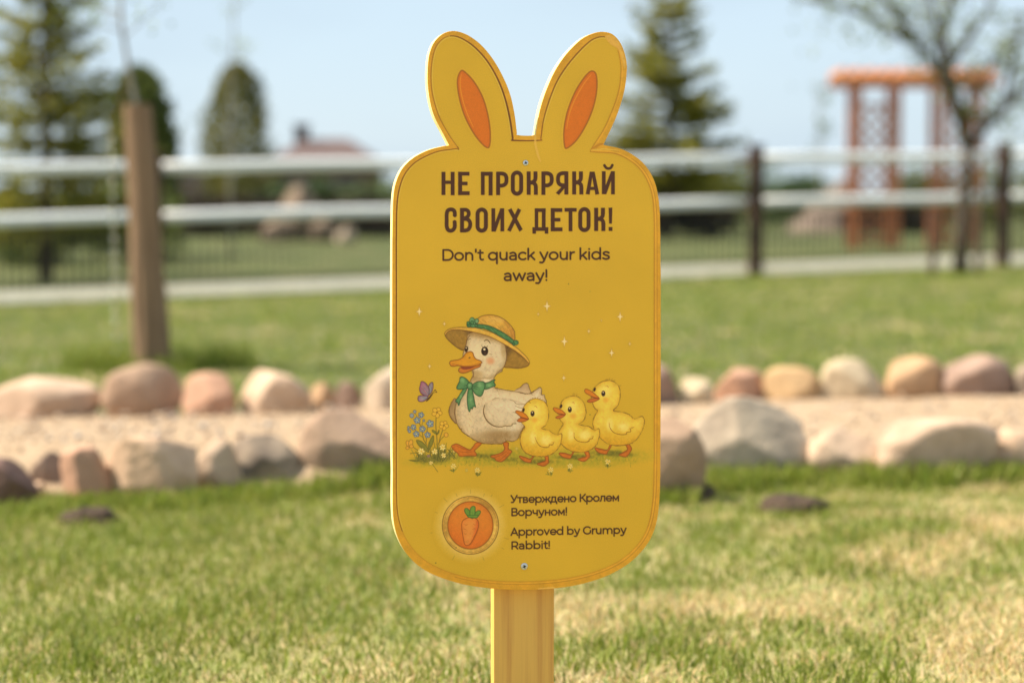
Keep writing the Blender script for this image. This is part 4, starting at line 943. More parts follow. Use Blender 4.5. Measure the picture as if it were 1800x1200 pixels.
green([(505, 168), (560, 150), (610, 125), (638, 120), (622, 152), (642, 188), (600, 212), (510, 240)], (560, 190, 40, 25))
green([(290, 215), (270, 272), (215, 362), (188, 440), (170, 405), (145, 385), (190, 320), (240, 240)], (215, 320, 25, 45))
green([(308, 235), (348, 235), (372, 330), (388, 420), (396, 460), (372, 452), (352, 486), (340, 470), (318, 518), (298, 460), (290, 340)], (340, 380, 25, 60))
green([(320, 165), (282, 112), (232, 85), (202, 95), (195, 140), (165, 200), (165, 235), (220, 240), (300, 215)], (225, 130, 35, 35))
green([(345, 195), (400, 152), (460, 140), (505, 155), (512, 200), (492, 270), (472, 315), (440, 327), (390, 297), (350, 232)], (450, 180, 40, 40))
for pts in [[(300, 190), (250, 180)], [(295, 200), (245, 205)], [(355, 200), (420, 190)], [(355, 215), (420, 240)], [(360, 205), (430, 215)]]:
    stroke(fB(pts), 1.2, (44, 76, 54), P_DUCK, .75, taper=.6)
green([(290, 178), (320, 155), (350, 165), (356, 205), (332, 238), (295, 226)], (320, 190, 20, 25))
def foot(pl, pid, toes):
    fill(pl, (190, 108, 34), pid, edge=(156, 78, 28), ew=2, ea=.7, noise=.03); stroke(pl, 1.0, (122, 62, 24), pid, .9, closed=True)
    for t in toes: stroke(t, .9, (140, 70, 26), pid, .8, taper=.5)
foot(smooth(fB([(470, 908), (420, 965), (385, 1000), (406, 1040), (392, 1066), (300, 1064), (200, 1070), (170, 1030), (130, 1000), (96, 952), (110, 930), (160, 914), (230, 945), (320, 985), (362, 950), (402, 902)])), P_DUCK, [fB([(340, 1000), (230, 970), (160, 940)]), fB([(350, 1020), (250, 1020), (190, 1010)])])
foot(smooth(fB([(738, 905), (752, 980), (700, 1030), (595, 1060), (587, 1080), (632, 1096), (650, 1122), (715, 1138), (780, 1090), (842, 1020), (835, 995), (802, 972), (802, 900)])), P_DUCK, [fB([(780, 1010), (700, 1060), (620, 1085)]), fB([(800, 1020), (740, 1080), (690, 1120)])])

# --- the ducklings
def duckling(pid, bodyp, ub, lb, ey, ey2, wingp, f1, f2, tuftp, browp, cheek):
    foot(smooth(fD(f1)), pid, [fD([f1[1], f1[3]])]); foot(smooth(fD(f2)), pid, [fD([f2[1], f2[3]])])
    b = ragged(smooth(fD(bodyp)), .35, 3)
    x0, y0, x1, y1 = b[:, 0].min(), b[:, 1].min(), b[:, 0].max(), b[:, 1].max(); cx = (x0 + x1) / 2
    fill(b, (220, 192, 80), pid, edge=(190, 142, 36), ew=4.5, ea=.7, grad=((202, 156, 40), cx, y0 + (y1 - y0) * .62, cx - 3, y1), noise=.025)
    hx, hy = fD([ey])[0]
    wash(hx + 3, hy - 4, 13, 12, (228, 206, 116), .8, pid, ink=False); wash(cx - 14, y0 + (y1 - y0) * .68, 7, 13, (230, 210, 130), .7, pid, tex=.2, ink=False)
    fur(b, 240, [(226, 204, 110), (222, 196, 88), (182, 134, 36), (172, 126, 38)], 4, lambda x, y: 1.25, .45, .45, .34)
    wl = smooth(fD(wingp), False)
    q = fD([wingp[len(wingp) // 2]])[0]; wc = wl.mean(0)
    wash(wc[0] + 1, wc[1] - 7, 12, 10, (230, 208, 124), .8, pid, tex=.2, ink=False)
    stroke(wl, 1.5, (132, 88, 30), pid, .85, taper=.5, rough=.2)
    for i in range(len(wl) - 12, len(wl) - 1, 4): stroke([wl[i], wl[i] + (-3.5, -1.6)], .8, (150, 104, 36), pid, .7, taper=.4)
    stroke(b, 1.05, (118, 82, 34), pid, .8, closed=True, rough=.45)
    for t in tuftp: stroke(fD(t), .9, (150, 112, 40), pid, .8, taper=.5)
    q = fD([cheek])[0]; wash(q[0], q[1], 6.5, 5.5, (214, 152, 58), .65, pid, ink=False)
    q = fD([ey])[0]; eye(q[0], q[1], 3.3, 4.7, pid); q = fD([ey2])[0]; eye(q[0], q[1], 1.7, 3.6, pid, False, .25)
    stroke(smooth(fD(browp), False), .9, (138, 98, 40), pid, .85)
    L = smooth(fD(lb)); fill(L, (186, 104, 44), pid, edge=(144, 70, 32), ew=1.4); stroke(L, .9, (118, 62, 24), pid, .85, closed=True)
    U = smooth(fD(ub)); fill(U, (198, 120, 34), pid, edge=(170, 90, 28), ew=1.6); stroke(U, .95, (118, 62, 24), pid, .9, closed=True)
    m = (fD([ub[4]])[0] + fD([lb[2]])[0]) / 2; stroke([m, (fD([ub[-2]])[0] * .5 + fD([lb[1]])[0] * .5)], 1.5, (112, 46, 30), pid, .8, taper=.5)
duckling(P_D3, [(940, 385), (965, 440), (1000, 480), (965, 545), (945, 620), (962, 690), (1000, 760), (1060, 820), (1130, 868), (1240, 886), (1360, 870), (1450, 822), (1510, 740), (1545, 650), (1550, 590), (1528, 543), (1480, 556), (1430, 570), (1370, 522), (1290, 492), (1190, 475), (1242, 410), (1270, 300), (1255, 200), (1200, 142), (1130, 122), (1050, 140), (980, 190), (945, 250), (930, 320)],
         [(850, 245), (865, 222), (910, 238), (970, 278), (1022, 332), (970, 325), (910, 297), (865, 272)], [(880, 366), (930, 335), (1025, 335), (980, 366), (920, 382)], (1070, 275), (968, 228),
         [(1138, 620), (1150, 680), (1200, 735), (1280, 756), (1340, 750), (1345, 730), (1390, 720), (1390, 690), (1430, 668)], [(1150, 872), (1115, 935), (1050, 930), (980, 908), (975, 930), (1020, 970), (1100, 985), (1125, 955), (1165, 885)], [(1330, 872), (1352, 930), (1300, 970), (1255, 990), (1270, 1005), (1340, 1015), (1395, 945), (1402, 915), (1370, 868)],
         [[(1120, 125), (1110, 100)], [(1140, 122), (1140, 95)], [(1165, 128), (1175, 100)], [(1190, 138), (1205, 115)], [(1250, 188), (1278, 180)], [(1100, 130), (1095, 112)]], [(1095, 185), (1115, 185), (1130, 205)], (1100, 350))
duckling(P_D2, [(560, 580), (600, 632), (565, 690), (540, 745), (560, 830), (600, 890), (660, 932), (720, 955), (820, 962), (920, 937), (990, 872), (1020, 790), (1029, 722), (1010, 685), (965, 706), (900, 662), (785, 638), (840, 590), (865, 500), (850, 400), (800, 332), (740, 306), (670, 312), (600, 350), (562, 420), (550, 500)],
         [(482, 452), (500, 440), (560, 458), (605, 488), (627, 522), (570, 520), (510, 492), (490, 470)], [(510, 556), (550, 532), (622, 524), (590, 556), (540, 570)], (677, 463), (575, 425),
         [(728, 735), (730, 790), (770, 830), (850, 846), (900, 832), (905, 812), (942, 802), (952, 770)], [(715, 950), (690, 990), (620, 972), (555, 970), (560, 995), (610, 1025), (680, 1036), (700, 1005), (730, 955)], [(848, 955), (866, 1010), (810, 1030), (770, 1042), (790, 1060), (850, 1070), (908, 1022), (912, 1000), (890, 950)],
         [[(715, 308), (710, 280)], [(735, 306), (735, 278)], [(752, 310), (762, 282)], [(725, 308), (722, 270)]], [(705, 380), (722, 378), (730, 395)], (715, 540))
duckling(P_D1, [(115, 620), (150, 668), (118, 720), (96, 800), (106, 890), (150, 960), (220, 1000), (330, 1012), (430, 1000), (510, 952), (562, 880), (585, 792), (576, 744), (540, 758), (480, 742), (430, 704), (348, 685), (400, 640), (427, 560), (426, 460), (392, 382), (330, 346), (270, 332), (200, 360), (142, 420), (112, 490), (100, 560)],
         [(40, 492), (60, 475), (120, 493), (165, 523), (196, 576), (150, 570), (100, 547), (62, 515)], [(60, 596), (100, 562), (192, 574), (150, 602), (100, 610)], (240, 510), (135, 470),
         [(268, 785), (290, 840), (330, 890), (400, 906), (432, 896), (440, 876), (475, 876), (490, 840)], [(250, 1000), (215, 1040), (150, 1020), (90, 1005), (95, 1030), (150, 1072), (215, 1082), (232, 1050), (262, 1005)], [(382, 1005), (392, 1060), (350, 1080), (295, 1096), (310, 1112), (375, 1126), (427, 1090), (430, 1070), (420, 1000)],
         [[(245, 340), (235, 322)], [(270, 334), (270, 312)], [(295, 338), (305, 316)], [(320, 345), (335, 328)], [(345, 352), (365, 345)]], [(262, 425), (280, 425), (292, 440)], (262, 585))
stroke(fD([(205, 378), (215, 384)]), 1.2, (110, 78, 36), P_D1, .9)

# --- the seal with the carrot
BC = (826.9, 922.6)
w = win(BC[0] - 90, BC[1] - 90, BC[0] + 90, BC[1] + 90); Xb, Yb = np.meshgrid(GX[w[1]], GY[w[0]])
rb = np.hypot(Xb - BC[0], (Yb - BC[1]) * .975); gl = np.clip(1 - (rb - 47) / 22, 0, 1); gl = gl * gl * (3 - 2 * gl)
over(w, gl * .7 * (1 + .08 * NZ2[w]), (214, 184, 112), P_BADGE)
for a, r0, r1 in [(-1.57, 56, 62), (-1.15, 56, 61), (-.95, 62, 66), (-2.0, 56, 61), (-2.35, 58, 67), (-.55, 60, 69), (.35, 64, 71), (1.2, 60, 66), (2.05, 60, 68), (.62, 68, 72), (2.95, 68, 71), (3.5, 62, 66)]:
    stroke([(BC[0] + r0 * math.cos(a), BC[1] + r0 * math.sin(a)), (BC[0] + r1 * math.cos(a), BC[1] + r1 * math.sin(a))], .8, (150, 116, 50), P_BADGE, .7)
an = np.arctan2(Yb - BC[1], Xb - BC[0])
ring = np.zeros(rb.shape + (3,)); ring[:] = (194, 152, 72)
lt = np.clip(np.cos(an - 2.6) * .5 + .5, 0, 1) * .3 + .55 * np.exp(-((an - .25) / .5) ** 2) + .5 * np.exp(-((an + 2.3) / .5) ** 2) + .35 * np.exp(-((an - 1.7) / .35) ** 2)
dk = .7 * np.exp(-((an + .85) / .45) ** 2) + .6 * np.exp(-((np.abs(an) - 3.0) / .3) ** 2) + .45 * np.exp(-((rb - 49) / 1.6) ** 2) * (np.sin(an) > -.2)
ring = ring * (1 - dk[..., None] * .55) + np.array((126, 84, 32)) * dk[..., None] * .55
ring = ring * (1 - np.clip(lt, 0, 1)[..., None] * .6) + np.array((226, 194, 116)) * np.clip(lt, 0, 1)[..., None] * .6
ring *= (1 + .03 * NZ1[w] + .03 * NZ2[w])[..., None]
over(w, np.clip(50.3 - rb, 0, 1), ring, P_BADGE)
stroke(ell(BC[0], BC[1], 49.6, 50.8, 0, 60), 1.3, (118, 82, 32), P_BADGE, .9, closed=True)
stroke(ell(BC[0], BC[1], 46.5, 47.6, 0, 60), 1.0, (150, 108, 44), P_BADGE, .5, closed=True)
disc = ell(BC[0], BC[1], 39.8, 41.6, 0, 60)
fill(disc, (206, 124, 46), P_BADGE, edge=(176, 92, 28), ew=4, ea=.6, grad=((206, 110, 40), 830, 905, 815, 960), noise=.012)
stroke(disc, 1.8, (138, 80, 30), P_BADGE, .85, closed=True)
carrot = smooth(fK([(478, 562), (545, 552), (610, 566), (645, 612), (642, 700), (595, 815), (535, 918), (487, 942), (452, 920), (432, 825), (413, 700), (422, 608)]))
fill(carrot + (1.5, .8), (150, 80, 28), P_BADGE, alpha=.5, aa=1.2)
fill(carrot, (212, 136, 66), P_BADGE, edge=(190, 92, 36), ew=3.5, ea=.5, grad=((200, 98, 46), 829, 930, 840, 932), noise=.03); stroke(carrot, 1.15, (140, 66, 26), P_BADGE, .9, closed=True)
for pts in [[(438, 650), (470, 655), (505, 650)], [(570, 640), (600, 655)], [(440, 712), (475, 718)], [(560, 715), (590, 705)], [(450, 780), (470, 782)]]: stroke(fK(pts), .8, (164, 84, 34), P_BADGE, .8, taper=.4)
for pts in [[(520, 545), (470, 500), (450, 445), (475, 420), (510, 440), (540, 500)], [(600, 550), (640, 540), (678, 480), (660, 452), (615, 470), (575, 520)], [(530, 548), (530, 440), (560, 395), (592, 395), (604, 430), (590, 550)], [(490, 520), (540, 520), (640, 520), (625, 556), (560, 556), (505, 545)]]:
    pl = smooth(fK(pts)); fill(pl, (112, 148, 62), P_BADGE, edge=(70, 112, 56), ew=2, ea=.8, noise=.04); stroke(pl, 1.0, (54, 88, 44), P_BADGE, .9, closed=True)
for pts in [[(560, 540), (566, 450)], [(510, 510), (490, 460)], [(610, 530), (640, 490)]]: stroke(fK(pts), 1.0, (72, 114, 60), P_BADGE, .7, taper=.5)

# --- the headline, letter by letter (condensed slab with rounded corners)
def glyphs(lines):
    w0 = 7.0
    for pid, strokes in lines:
        for pts, wd, crv in strokes:
            q = fW(pts); q = smooth(q, False, 8) if crv else q
            w, D, _ = segdist(q, 8.0, False)
            over(w, np.clip(.5 - (D - wd / 2) / .8, 0, 1), BRN, pid)
def box(x0, y0, x1, y1, pid):
    p = fW([(x0, y0), (x1, y1)]); r = .7
    w = win(p[0][0] - 2, p[0][1] - 2, p[1][0] + 2, p[1][1] + 2); X, Y = np.meshgrid(GX[w[1]], GY[w[0]])
    c, h = (p[0] + p[1]) / 2, (p[1] - p[0]) / 2
    dx, dy = np.abs(X - c[0]) - h[0] + r, np.abs(Y - c[1]) - h[1] + r
    sd = np.hypot(np.maximum(dx, 0), np.maximum(dy, 0)) + np.minimum(np.maximum(dx, dy), 0) - r
    over(w, np.clip(.5 - sd / .8, 0, 1), BRN, pid)
def quadl(pts, pid): fill(fW(pts), BRN, pid, aa=.4)
def ringl(x0, y0, x1, y1, pid, wd=38):
    h = wd / 2; r = (x1 - x0) / 2 - h; cx = (x0 + x1) / 2
    t = np.linspace(math.pi, 2 * math.pi, 12)
    top = [(cx + r * math.cos(a), y0 + h + r * 1.05 + r * 1.05 * math.sin(a)) for a in t]; bot = [(cx - r * math.cos(a), y1 - h - r * 1.05 - r * 1.05 * math.sin(a)) for a in t]
    pts = top + bot + top[:1]; w, D, _ = segdist(fW(pts), 8.0, False); over(w, np.clip(.5 - (D - wd / 10.909) / .8, 0, 1), BRN, pid)
def curve(pts, pid, wd=37): 
    w, D, _ = segdist(smooth(fW(pts), False, 8), 8.0, False); over(w, np.clip(.5 - (D - wd / 10.909) / .8, 0, 1), BRN, pid)
A_, B_ = P_T1, P_T2
def Kg(x, y0, y1, pid):
    h = (y1 - y0); box(x, y0, x + 38, y1, pid); box(x + 65, y0, x + 103, y0 + h * .26, pid); box(x + 69, y1 - h * .34, x + 107, y1, pid)
    curve([(x + 84, y0 + h * .22), (x + 80, y0 + h * .36), (x + 58, y0 + h * .46), (x + 25, y0 + h * .50)], pid); curve([(x + 30, y0 + h * .47), (x + 62, y0 + h * .49), (x + 84, y0 + h * .58), (x + 88, y0 + h * .72)], pid)
def Eg(x, y0, y1, pid, wd=110):
    m = (y0 + y1) / 2; box(x, y0, x + 38, y1, pid); box(x, y0, x + wd - 2, y0 + 36, pid); box(x, m - 17, x + wd - 20, m + 17, pid); box(x, y1 - 37, x + wd, y1, pid)
def Pg(x, y0, y1, pid, mir=False):
    f = (lambda v: x + 118 - (v - x)) if mir else (lambda v: v)
    bx0, bx1 = sorted((f(x), f(x + 38))); box(bx0, y0, bx1, y1, pid)
    curve([(f(x + 20), y0 + 18), (f(x + 60), y0 + 18), (f(x + 90), y0 + 34), (f(x + 99), y0 + 72), (f(x + 92), y0 + 112), (f(x + 62), y0 + 132), (f(x + 20), y0 + 132)], pid)
# first line
box(60, 94, 98, 316, A_); box(148, 94, 186, 318, A_); box(60, 178, 186, 210, A_)
Eg(220, 94, 317, A_)
box(438, 94, 474, 316, A_); box(512, 94, 550, 320, A_); box(438, 94, 550, 131, A_)
Pg(584, 93, 317, A_); ringl(725, 82, 843, 323, A_); Kg(877, 90, 314, A_); Pg(1018, 91, 315, A_)
Pg(1158, 90, 312, A_, True); quadl([(1222, 226), (1262, 226), (1186, 316), (1156, 296)], A_)
Kg(1313, 90, 311, A_)
quadl([(1482, 92), (1528, 92), (1572, 306), (1536, 314), (1505, 150), (1480, 312), (1443, 306)], A_); box(1478, 238, 1540, 268, A_)
box(1598, 88, 1634, 308, A_); box(1686, 88, 1722, 310, A_); quadl([(1686, 88), (1718, 92), (1640, 308), (1602, 304)], A_)
curve([(1622, 32), (1640, 56), (1662, 62), (1684, 54), (1698, 30)], A_, 25)
# second line
curve([(188, 510), (186, 478), (170, 458), (146, 454), (120, 466), (110, 500), (110, 556), (110, 612), (122, 648), (148, 658), (172, 648), (187, 620), (186, 574)], B_)
box(238, 440, 276, 674, B_); curve([(256, 458), (296, 458), (318, 476), (320, 505), (300, 530), (258, 546)], B_, 36); curve([(258, 546), (306, 548), (332, 574), (334, 612), (318, 644), (290, 655), (256, 655)], B_)
ringl(387, 436, 505, 677, B_)
box(539, 443, 575, 666, B_); box(625, 443, 661, 664, B_); quadl([(625, 443), (657, 446), (580, 666), (543, 662)], B_)
quadl([(698, 460), (730, 442), (838, 644), (808, 668)], B_); quadl([(792, 442), (824, 460), (722, 668), (690, 652)], B_)
box(954, 444, 988, 640, B_); box(1022, 444, 1058, 640, B_); box(954, 444, 1058, 478, B_); box(932, 625, 1084, 660, B_); box(932, 625, 966, 686, B_); box(1050, 625, 1084, 686, B_)
Eg(1108, 442, 663, B_, 112)
box(1240, 440, 1356, 475, B_); box(1279, 440, 1315, 663, B_)
ringl(1371, 432, 1489, 671, B_); Kg(1524, 438, 661, B_)
quadl([(1662, 438), (1698, 436), (1694, 590), (1667, 590)], B_); box(1663, 622, 1699, 660, B_)

# --- small lettering: round geometric face, drawn as even strokes (cap height 1, baseline 0)
def EA(cx, cy, rx, ry, a0, a1, n=14):
    return [(cx + rx * math.cos(math.radians(a0 + (a1 - a0) * i / n)), cy + ry * math.sin(math.radians(a0 + (a1 - a0) * i / n))) for i in range(n + 1)]
b_, t_, T_ = .07, .67, .93
_n = lambda x: [[(x, b_), (x, t_)], [(x, .36)] + EA(x + .24, .40, .24, .27, 175, 0, 10) + [(x + .48, b_)]]
_bowl = lambda cx: [EA(cx, .37, .30, .30, 0, 360, 26)]
_BB = [[(.13, b_), (.13, T_), (.42, T_)] + EA(.44, .72, .21, .21, 90, -90, 8) + [(.13, .51)], [(.44, .51)] + EA(.47, .29, .23, .22, 90, -90, 8) + [(.13, b_), (.13, .3)]]
GL = {
 'o': (_bowl(.38), .77), 'n': (_n(.12), .73), 'm': (_n(.12) + [[(.60, .36)] + EA(.84, .40, .24, .27, 175, 0, 10) + [(1.08, b_)]], 1.20),
 'a': ([[(.55, b_), (.55, .42)] + EA(.33, .42, .22, .25, 0, 125, 9) + [(.13, .60)], [(.55, .40), (.32, .40)] + EA(.28, .235, .18, .165, 100, 270, 8) + EA(.34, .25, .21, .18, 290, 350, 4)], .68),
 'b': (_bowl(.42) + [[(.12, b_), (.12, 1.0)]], .81), 'd': (_bowl(.38) + [[(.68, b_), (.68, 1.0)]], .81), 'p': (_bowl(.42) + [[(.12, -.24), (.12, t_)]], .81), 'q': (_bowl(.38) + [[(.68, -.24), (.68, t_)]], .81),
 'c': ([EA(.38, .37, .30, .30, 48, 312, 18)], .66), 'e': ([[(.10, .36), (.66, .36)], EA(.38, .37, .30, .30, 0, 318, 20)], .74),
 'i': ([[(.13, b_), (.13, t_)], [(.13, .92), (.13, .93)]], .27), 'k': ([[(.12, b_), (.12, 1.0)], [(.54, t_), (.15, .28)], [(.29, .41), (.58, b_)]], .64),
 'r': ([[(.12, b_), (.12, t_)], [(.12, .38), (.16, .54), (.26, .64), (.40, .67)]], .44),
 's': ([smooth([(.50, .60), (.38, .66), (.25, .67), (.13, .60), (.13, .49), (.25, .41), (.40, .36), (.51, .27), (.49, .14), (.37, .08), (.24, .07), (.08, .14)], False, 4).tolist()], .58),
 't': ([[(.20, .88), (.20, .24), (.25, .11), (.34, .07), (.42, .10)], [(.05, t_), (.40, t_)]], .46), 'u': ([[(.60, t_), (.60, b_)], [(.12, t_), (.12, .34)] + EA(.36, .34, .24, .27, 180, 355, 10) + [(.60, .38)]], .73),
 'v': ([[(.07, t_), (.33, b_), (.59, t_)]], .66), 'w': ([[(.07, t_), (.28, b_), (.50, .64), (.72, b_), (.93, t_)]], 1.0), 'y': ([[(.07, t_), (.34, .08)], [(.61, t_), (.32, -.10), (.22, -.20), (.06, -.18)]], .68),
 "'": ([[(.12, .95), (.12, .74)]], .24), '!': ([[(.13, .93), (.13, .33)], [(.13, .07), (.13, .08)]], .28), ' ': ([], .30),
 'D': ([[(.13, b_), (.13, T_), (.44, T_)] + EA(.44, .5, .40, .43, 90, -90, 14) + [(.13, b_)]], .92), 'A': ([[(.06, b_), (.41, T_), (.76, b_)], [(.19, .31), (.63, .31)]], .82),
 'G': ([EA(.49, .5, .41, .43, 45, 318, 20) + [(.84, .22), (.84, .48)]], .95), 'R': ([[(.13, b_), (.13, T_), (.44, T_)] + EA(.44, .66, .25, .27, 90, -90, 8) + [(.13, .39)], [(.46, .39), (.70, b_)]], .78),
 'В': (_BB, .78), 'У': ([[(.06, T_), (.39, .32)], [(.72, T_), (.38, .24), (.28, .10), (.10, .09)]], .76), 'К': ([[(.13, b_), (.13, T_)], [(.68, T_), (.30, .50), (.13, .50)], [(.34, .52), (.72, b_)]], .76),
 'т': ([[(.04, t_), (.56, t_)], [(.30, t_), (.30, b_)]], .60), 'в': ([[(.12, b_), (.12, t_), (.38, t_)] + EA(.39, .53, .13, .14, 90, -90, 6) + [(.12, .39)], [(.39, .38)] + EA(.41, .225, .15, .155, 90, -90, 6) + [(.12, b_)]], .66),
 'ж': ([[(.48, b_), (.48, t_)], [(.06, t_), (.30, .38), (.04, b_)], [(.90, t_), (.66, .38), (.92, b_)], [(.30, .38), (.66, .38)]], .96),
 'д': ([[(.21, t_), (.58, t_), (.58, .1)], [(.21, t_), (.19, .34), (.11, .10)], [(.05, .08), (.71, .08)], [(.05, .08), (.05, -.13)], [(.71, .08), (.71, -.13)]], .77),
 'н': ([[(.12, b_), (.12, t_)], [(.58, b_), (.58, t_)], [(.12, .38), (.58, .38)]], .70), 'л': ([[(.04, .08), (.12, .12), (.18, .34), (.20, t_), (.56, t_), (.56, b_)]], .68),
 'м': ([[(.12, b_), (.12, t_), (.41, .20), (.70, t_), (.70, b_)]], .82), 'ч': ([[(.10, t_), (.11, .44), (.18, .33), (.34, .29), (.55, .34)], [(.55, t_), (.55, b_)]], .67)}
for a_c, b_c in (('е', 'e'), ('р', 'p'), ('о', 'o'), ('у', 'y')): GL[a_c] = GL[b_c]
P_L0 = 20
def line_of_text(k, body, x0, x1, base0, base1, cap, wd):
    """k-th line of small lettering, set between x0 and x1; the baseline may lean as the sheet was laid on the board"""
    tot = sum(GL[c][1] for c in body); xs_ = 0.0; sx = (x1 - x0) / (tot - .14)
    for c in body:
        for st in GL[c][0]:
            p = np.array([(x0 + (xs_ + q[0] - .06) * sx, 0) for q in st]); u = (p[:, 0] - x0) / (x1 - x0)
            p[:, 1] = base0 + (base1 - base0) * u - np.array([q[1] for q in st]) * cap
            w, D, _ = segdist(p, 5.0, False); over(w, np.clip(.5 - (D - wd / 2) / .75, 0, 1), (66, 38, 26), P_L0 + k)
        xs_ += GL[c][1]
LINES = [("Don't quack your kids", 777.5, 1070, 458.6, 456.6, 20.6, 3.3), ('away!', 886, 962, 494.2, 493.6, 20.4, 3.3), ('Утверждено Кролем', 898.5, 1087.5, 883.8, 880.6, 14.4, 2.5), ('Ворчуном!', 899, 996.5, 906.6, 905.2, 14.4, 2.5),
         ('Approved by Grumpy', 898.5, 1100, 941.2, 937.4, 14.4, 2.5), ('Rabbit!', 899, 966.5, 965.2, 964.0, 14.4, 2.5)]
for k, L_ in enumerate(LINES): line_of_text(k, *L_)
# ------------------------------------------------------------------ the rabbit-eared sign
TH = math.radians(11.0)
S_U = Vector((math.cos(TH), math.sin(TH), 0)); S_V = Vector((0, 0, 1)); S_N = Vector((math.sin(TH), -math.cos(TH), 0))
S_O = at_depth(924, 545, FOCUS)
def sheet(P, off=0.0):
    """print-sheet units -> board coordinates (u right, v up, n out of the face) in metres, vectorised"""
    P = np.asarray(P, float); a = (P[..., 0] - 900) / FPX; b = (600 - P[..., 1]) / FPX
    d = np.stack([a, CP + b * SP, -SP + b * CP], -1); o = np.array(S_O - EYE) + np.array(S_N) * off
    n = np.array(S_N); t = (o @ n) / (d @ n); q = d * t[..., None] - np.array(S_O - EYE)
    return np.stack([q @ np.array(S_U), q @ np.array(S_V)], -1)
sign = empty('information_sign', S_O); tag(sign, 'yellow rabbit-eared sign with ducks and brown lettering on a wooden stake', 'sign')
sign.rotation_euler = (math.pi / 2, 0, TH)          # local x = right along the board, y = up, z = out of the face
gzs = gz(S_O.x, S_O.y)
KP = np.array((1.64, 1.38, 1.0))                   # print pigment strength
def ink_lin(a):
    v = np.clip(np.asarray(a, float) / 255, 0, 1); return np.where(v <= .04045, v / 12.92, ((v + .055) / 1.055) ** 2.4) * KP
YEL = ink_lin((196, 160, 48))
def sign_paint(name, attr):
    m = bpy.data.materials.new(name); m.use_nodes = True; n = m.node_tree; bs = n.nodes['Principled BSDF']; L = n.links.new
    bs.inputs['Roughness'].default_value = .42; bs.inputs['Specular IOR Level'].default_value = .35
    tcn = n.nodes.new('ShaderNodeTexCoord')
    n1 = n.nodes.new('ShaderNodeTexNoise'); n1.inputs['Scale'].default_value = 5.0; n1.inputs['Detail'].default_value = 3
    n2 = n.nodes.new('ShaderNodeTexNoise'); n2.inputs['Scale'].default_value = 650.0; n2.inputs['Detail'].default_value = 2
    n3 = n.nodes.new('ShaderNodeTexVoronoi'); n3.inputs['Scale'].default_value = 26.0
    for q in (n1, n2, n3): L(tcn.outputs['Object'], q.inputs['Vector'])
    mr = n.nodes.new('ShaderNodeMapRange'); mr.inputs[1].default_value = .3; mr.inputs[2].default_value = .7; mr.inputs[3].default_value = .94; mr.inputs[4].default_value = 1.05; L(n1.outputs[0], mr.inputs[0])
    m2 = n.nodes.new('ShaderNodeMapRange'); m2.inputs[1].default_value = .25; m2.inputs[2].default_value = .75; m2.inputs[3].default_value = .93; m2.inputs[4].default_value = 1.07; L(n2.outputs[0], m2.inputs[0])
    mu = n.nodes.new('ShaderNodeMath'); mu.operation = 'MULTIPLY'; L(mr.outputs[0], mu.inputs[0]); L(m2.outputs[0], mu.inputs[1])
    if attr:
        at = n.nodes.new('ShaderNodeVertexColor'); at.layer_name = 'Col'; src = at.outputs[0]
    else:
        rg = n.nodes.new('ShaderNodeRGB'); rg.outputs[0].default_value = (*YEL, 1); src = rg.outputs[0]
    sc = n.nodes.new('ShaderNodeVectorMath'); sc.operation = 'SCALE'; L(src, sc.inputs[0]); L(mu.outputs[0], sc.inputs['Scale'])
    # fly specks
    sp = n.nodes.new('ShaderNodeMapRange'); sp.inputs[1].default_value = .025; sp.inputs[2].default_value = .045; sp.inputs[3].default_value = .55; sp.inputs[4].default_value = 0.0; L(n3.outputs['Distance'], sp.inputs[0])
    wn = n.nodes.new('ShaderNodeMath'); wn.operation = 'GREATER_THAN'; wn.inputs[1].default_value = .86; sep = n.nodes.new('ShaderNodeSeparateColor'); L(n3.outputs['Color'], sep.inputs[0]); L(sep.outputs[0], wn.inputs[0])
    ml = n.nodes.new('ShaderNodeMath'); ml.operation = 'MULTIPLY'; L(sp.outputs[0], ml.inputs[0]); L(wn.outputs[0], ml.inputs[1])
    mi = n.nodes.new('ShaderNodeMix'); mi.data_type = 'RGBA'; L(ml.outputs[0], mi.inputs[0]); L(sc.outputs[0], mi.inputs[6]); mi.inputs[7].default_value = (.10, .06, .02, 1); L(mi.outputs[2], bs.inputs['Base Color'])
    bp = n.nodes.new('ShaderNodeBump'); bp.inputs['Distance'].default_value = .00025; bp.inputs['Strength'].default_value = .6; L(n2.outputs[0], bp.inputs['Height']); L(bp.outputs[0], bs.inputs['Normal'])
    return m
m_face = sign_paint('sign_yellow', False); m_print = sign_paint('sign_print', True)
m_edge = mat('board_edge_paint', (.90, .76, .34), .6, (.80, .66, .30), 30, .0006, 200)
# cut board with a slightly rounded edge
BT = .026
ol = sheet(OUTLINE[::-1]); NB = len(ol)
cen = ol.mean(0); tn = np.roll(ol, -1, 0) - np.roll(ol, 1, 0); nn_ = np.stack([tn[:, 1], -tn[:, 0]], 1) / np.hypot(tn[:, 0], tn[:, 1])[:, None]
area = .5 * np.sum(ol[:, 0] * np.roll(ol[:, 1], -1) - np.roll(ol[:, 0], -1) * ol[:, 1])
if area < 0: nn_ = -nn_
bev = .0007
rings = [(ol - nn_ * bev, 0.0), (ol, -bev), (ol, -BT + bev), (ol - nn_ * bev, -BT)]
V = [(x, y, z) for r_, z in rings for x, y in r_]; F = []
for j in range(3):
    for i in range(NB):
        k = (i + 1) % NB; q = (j * NB + i, j * NB + k, (j + 1) * NB + k, (j + 1) * NB + i); F.append(q[::-1] if area > 0 else q)
F.append(tuple(range(NB)) if area > 0 else tuple(range(NB))[::-1]); F.append(tuple(3 * NB + i for i in range(NB))[::-1] if area > 0 else tuple(3 * NB + i for i in range(NB)))
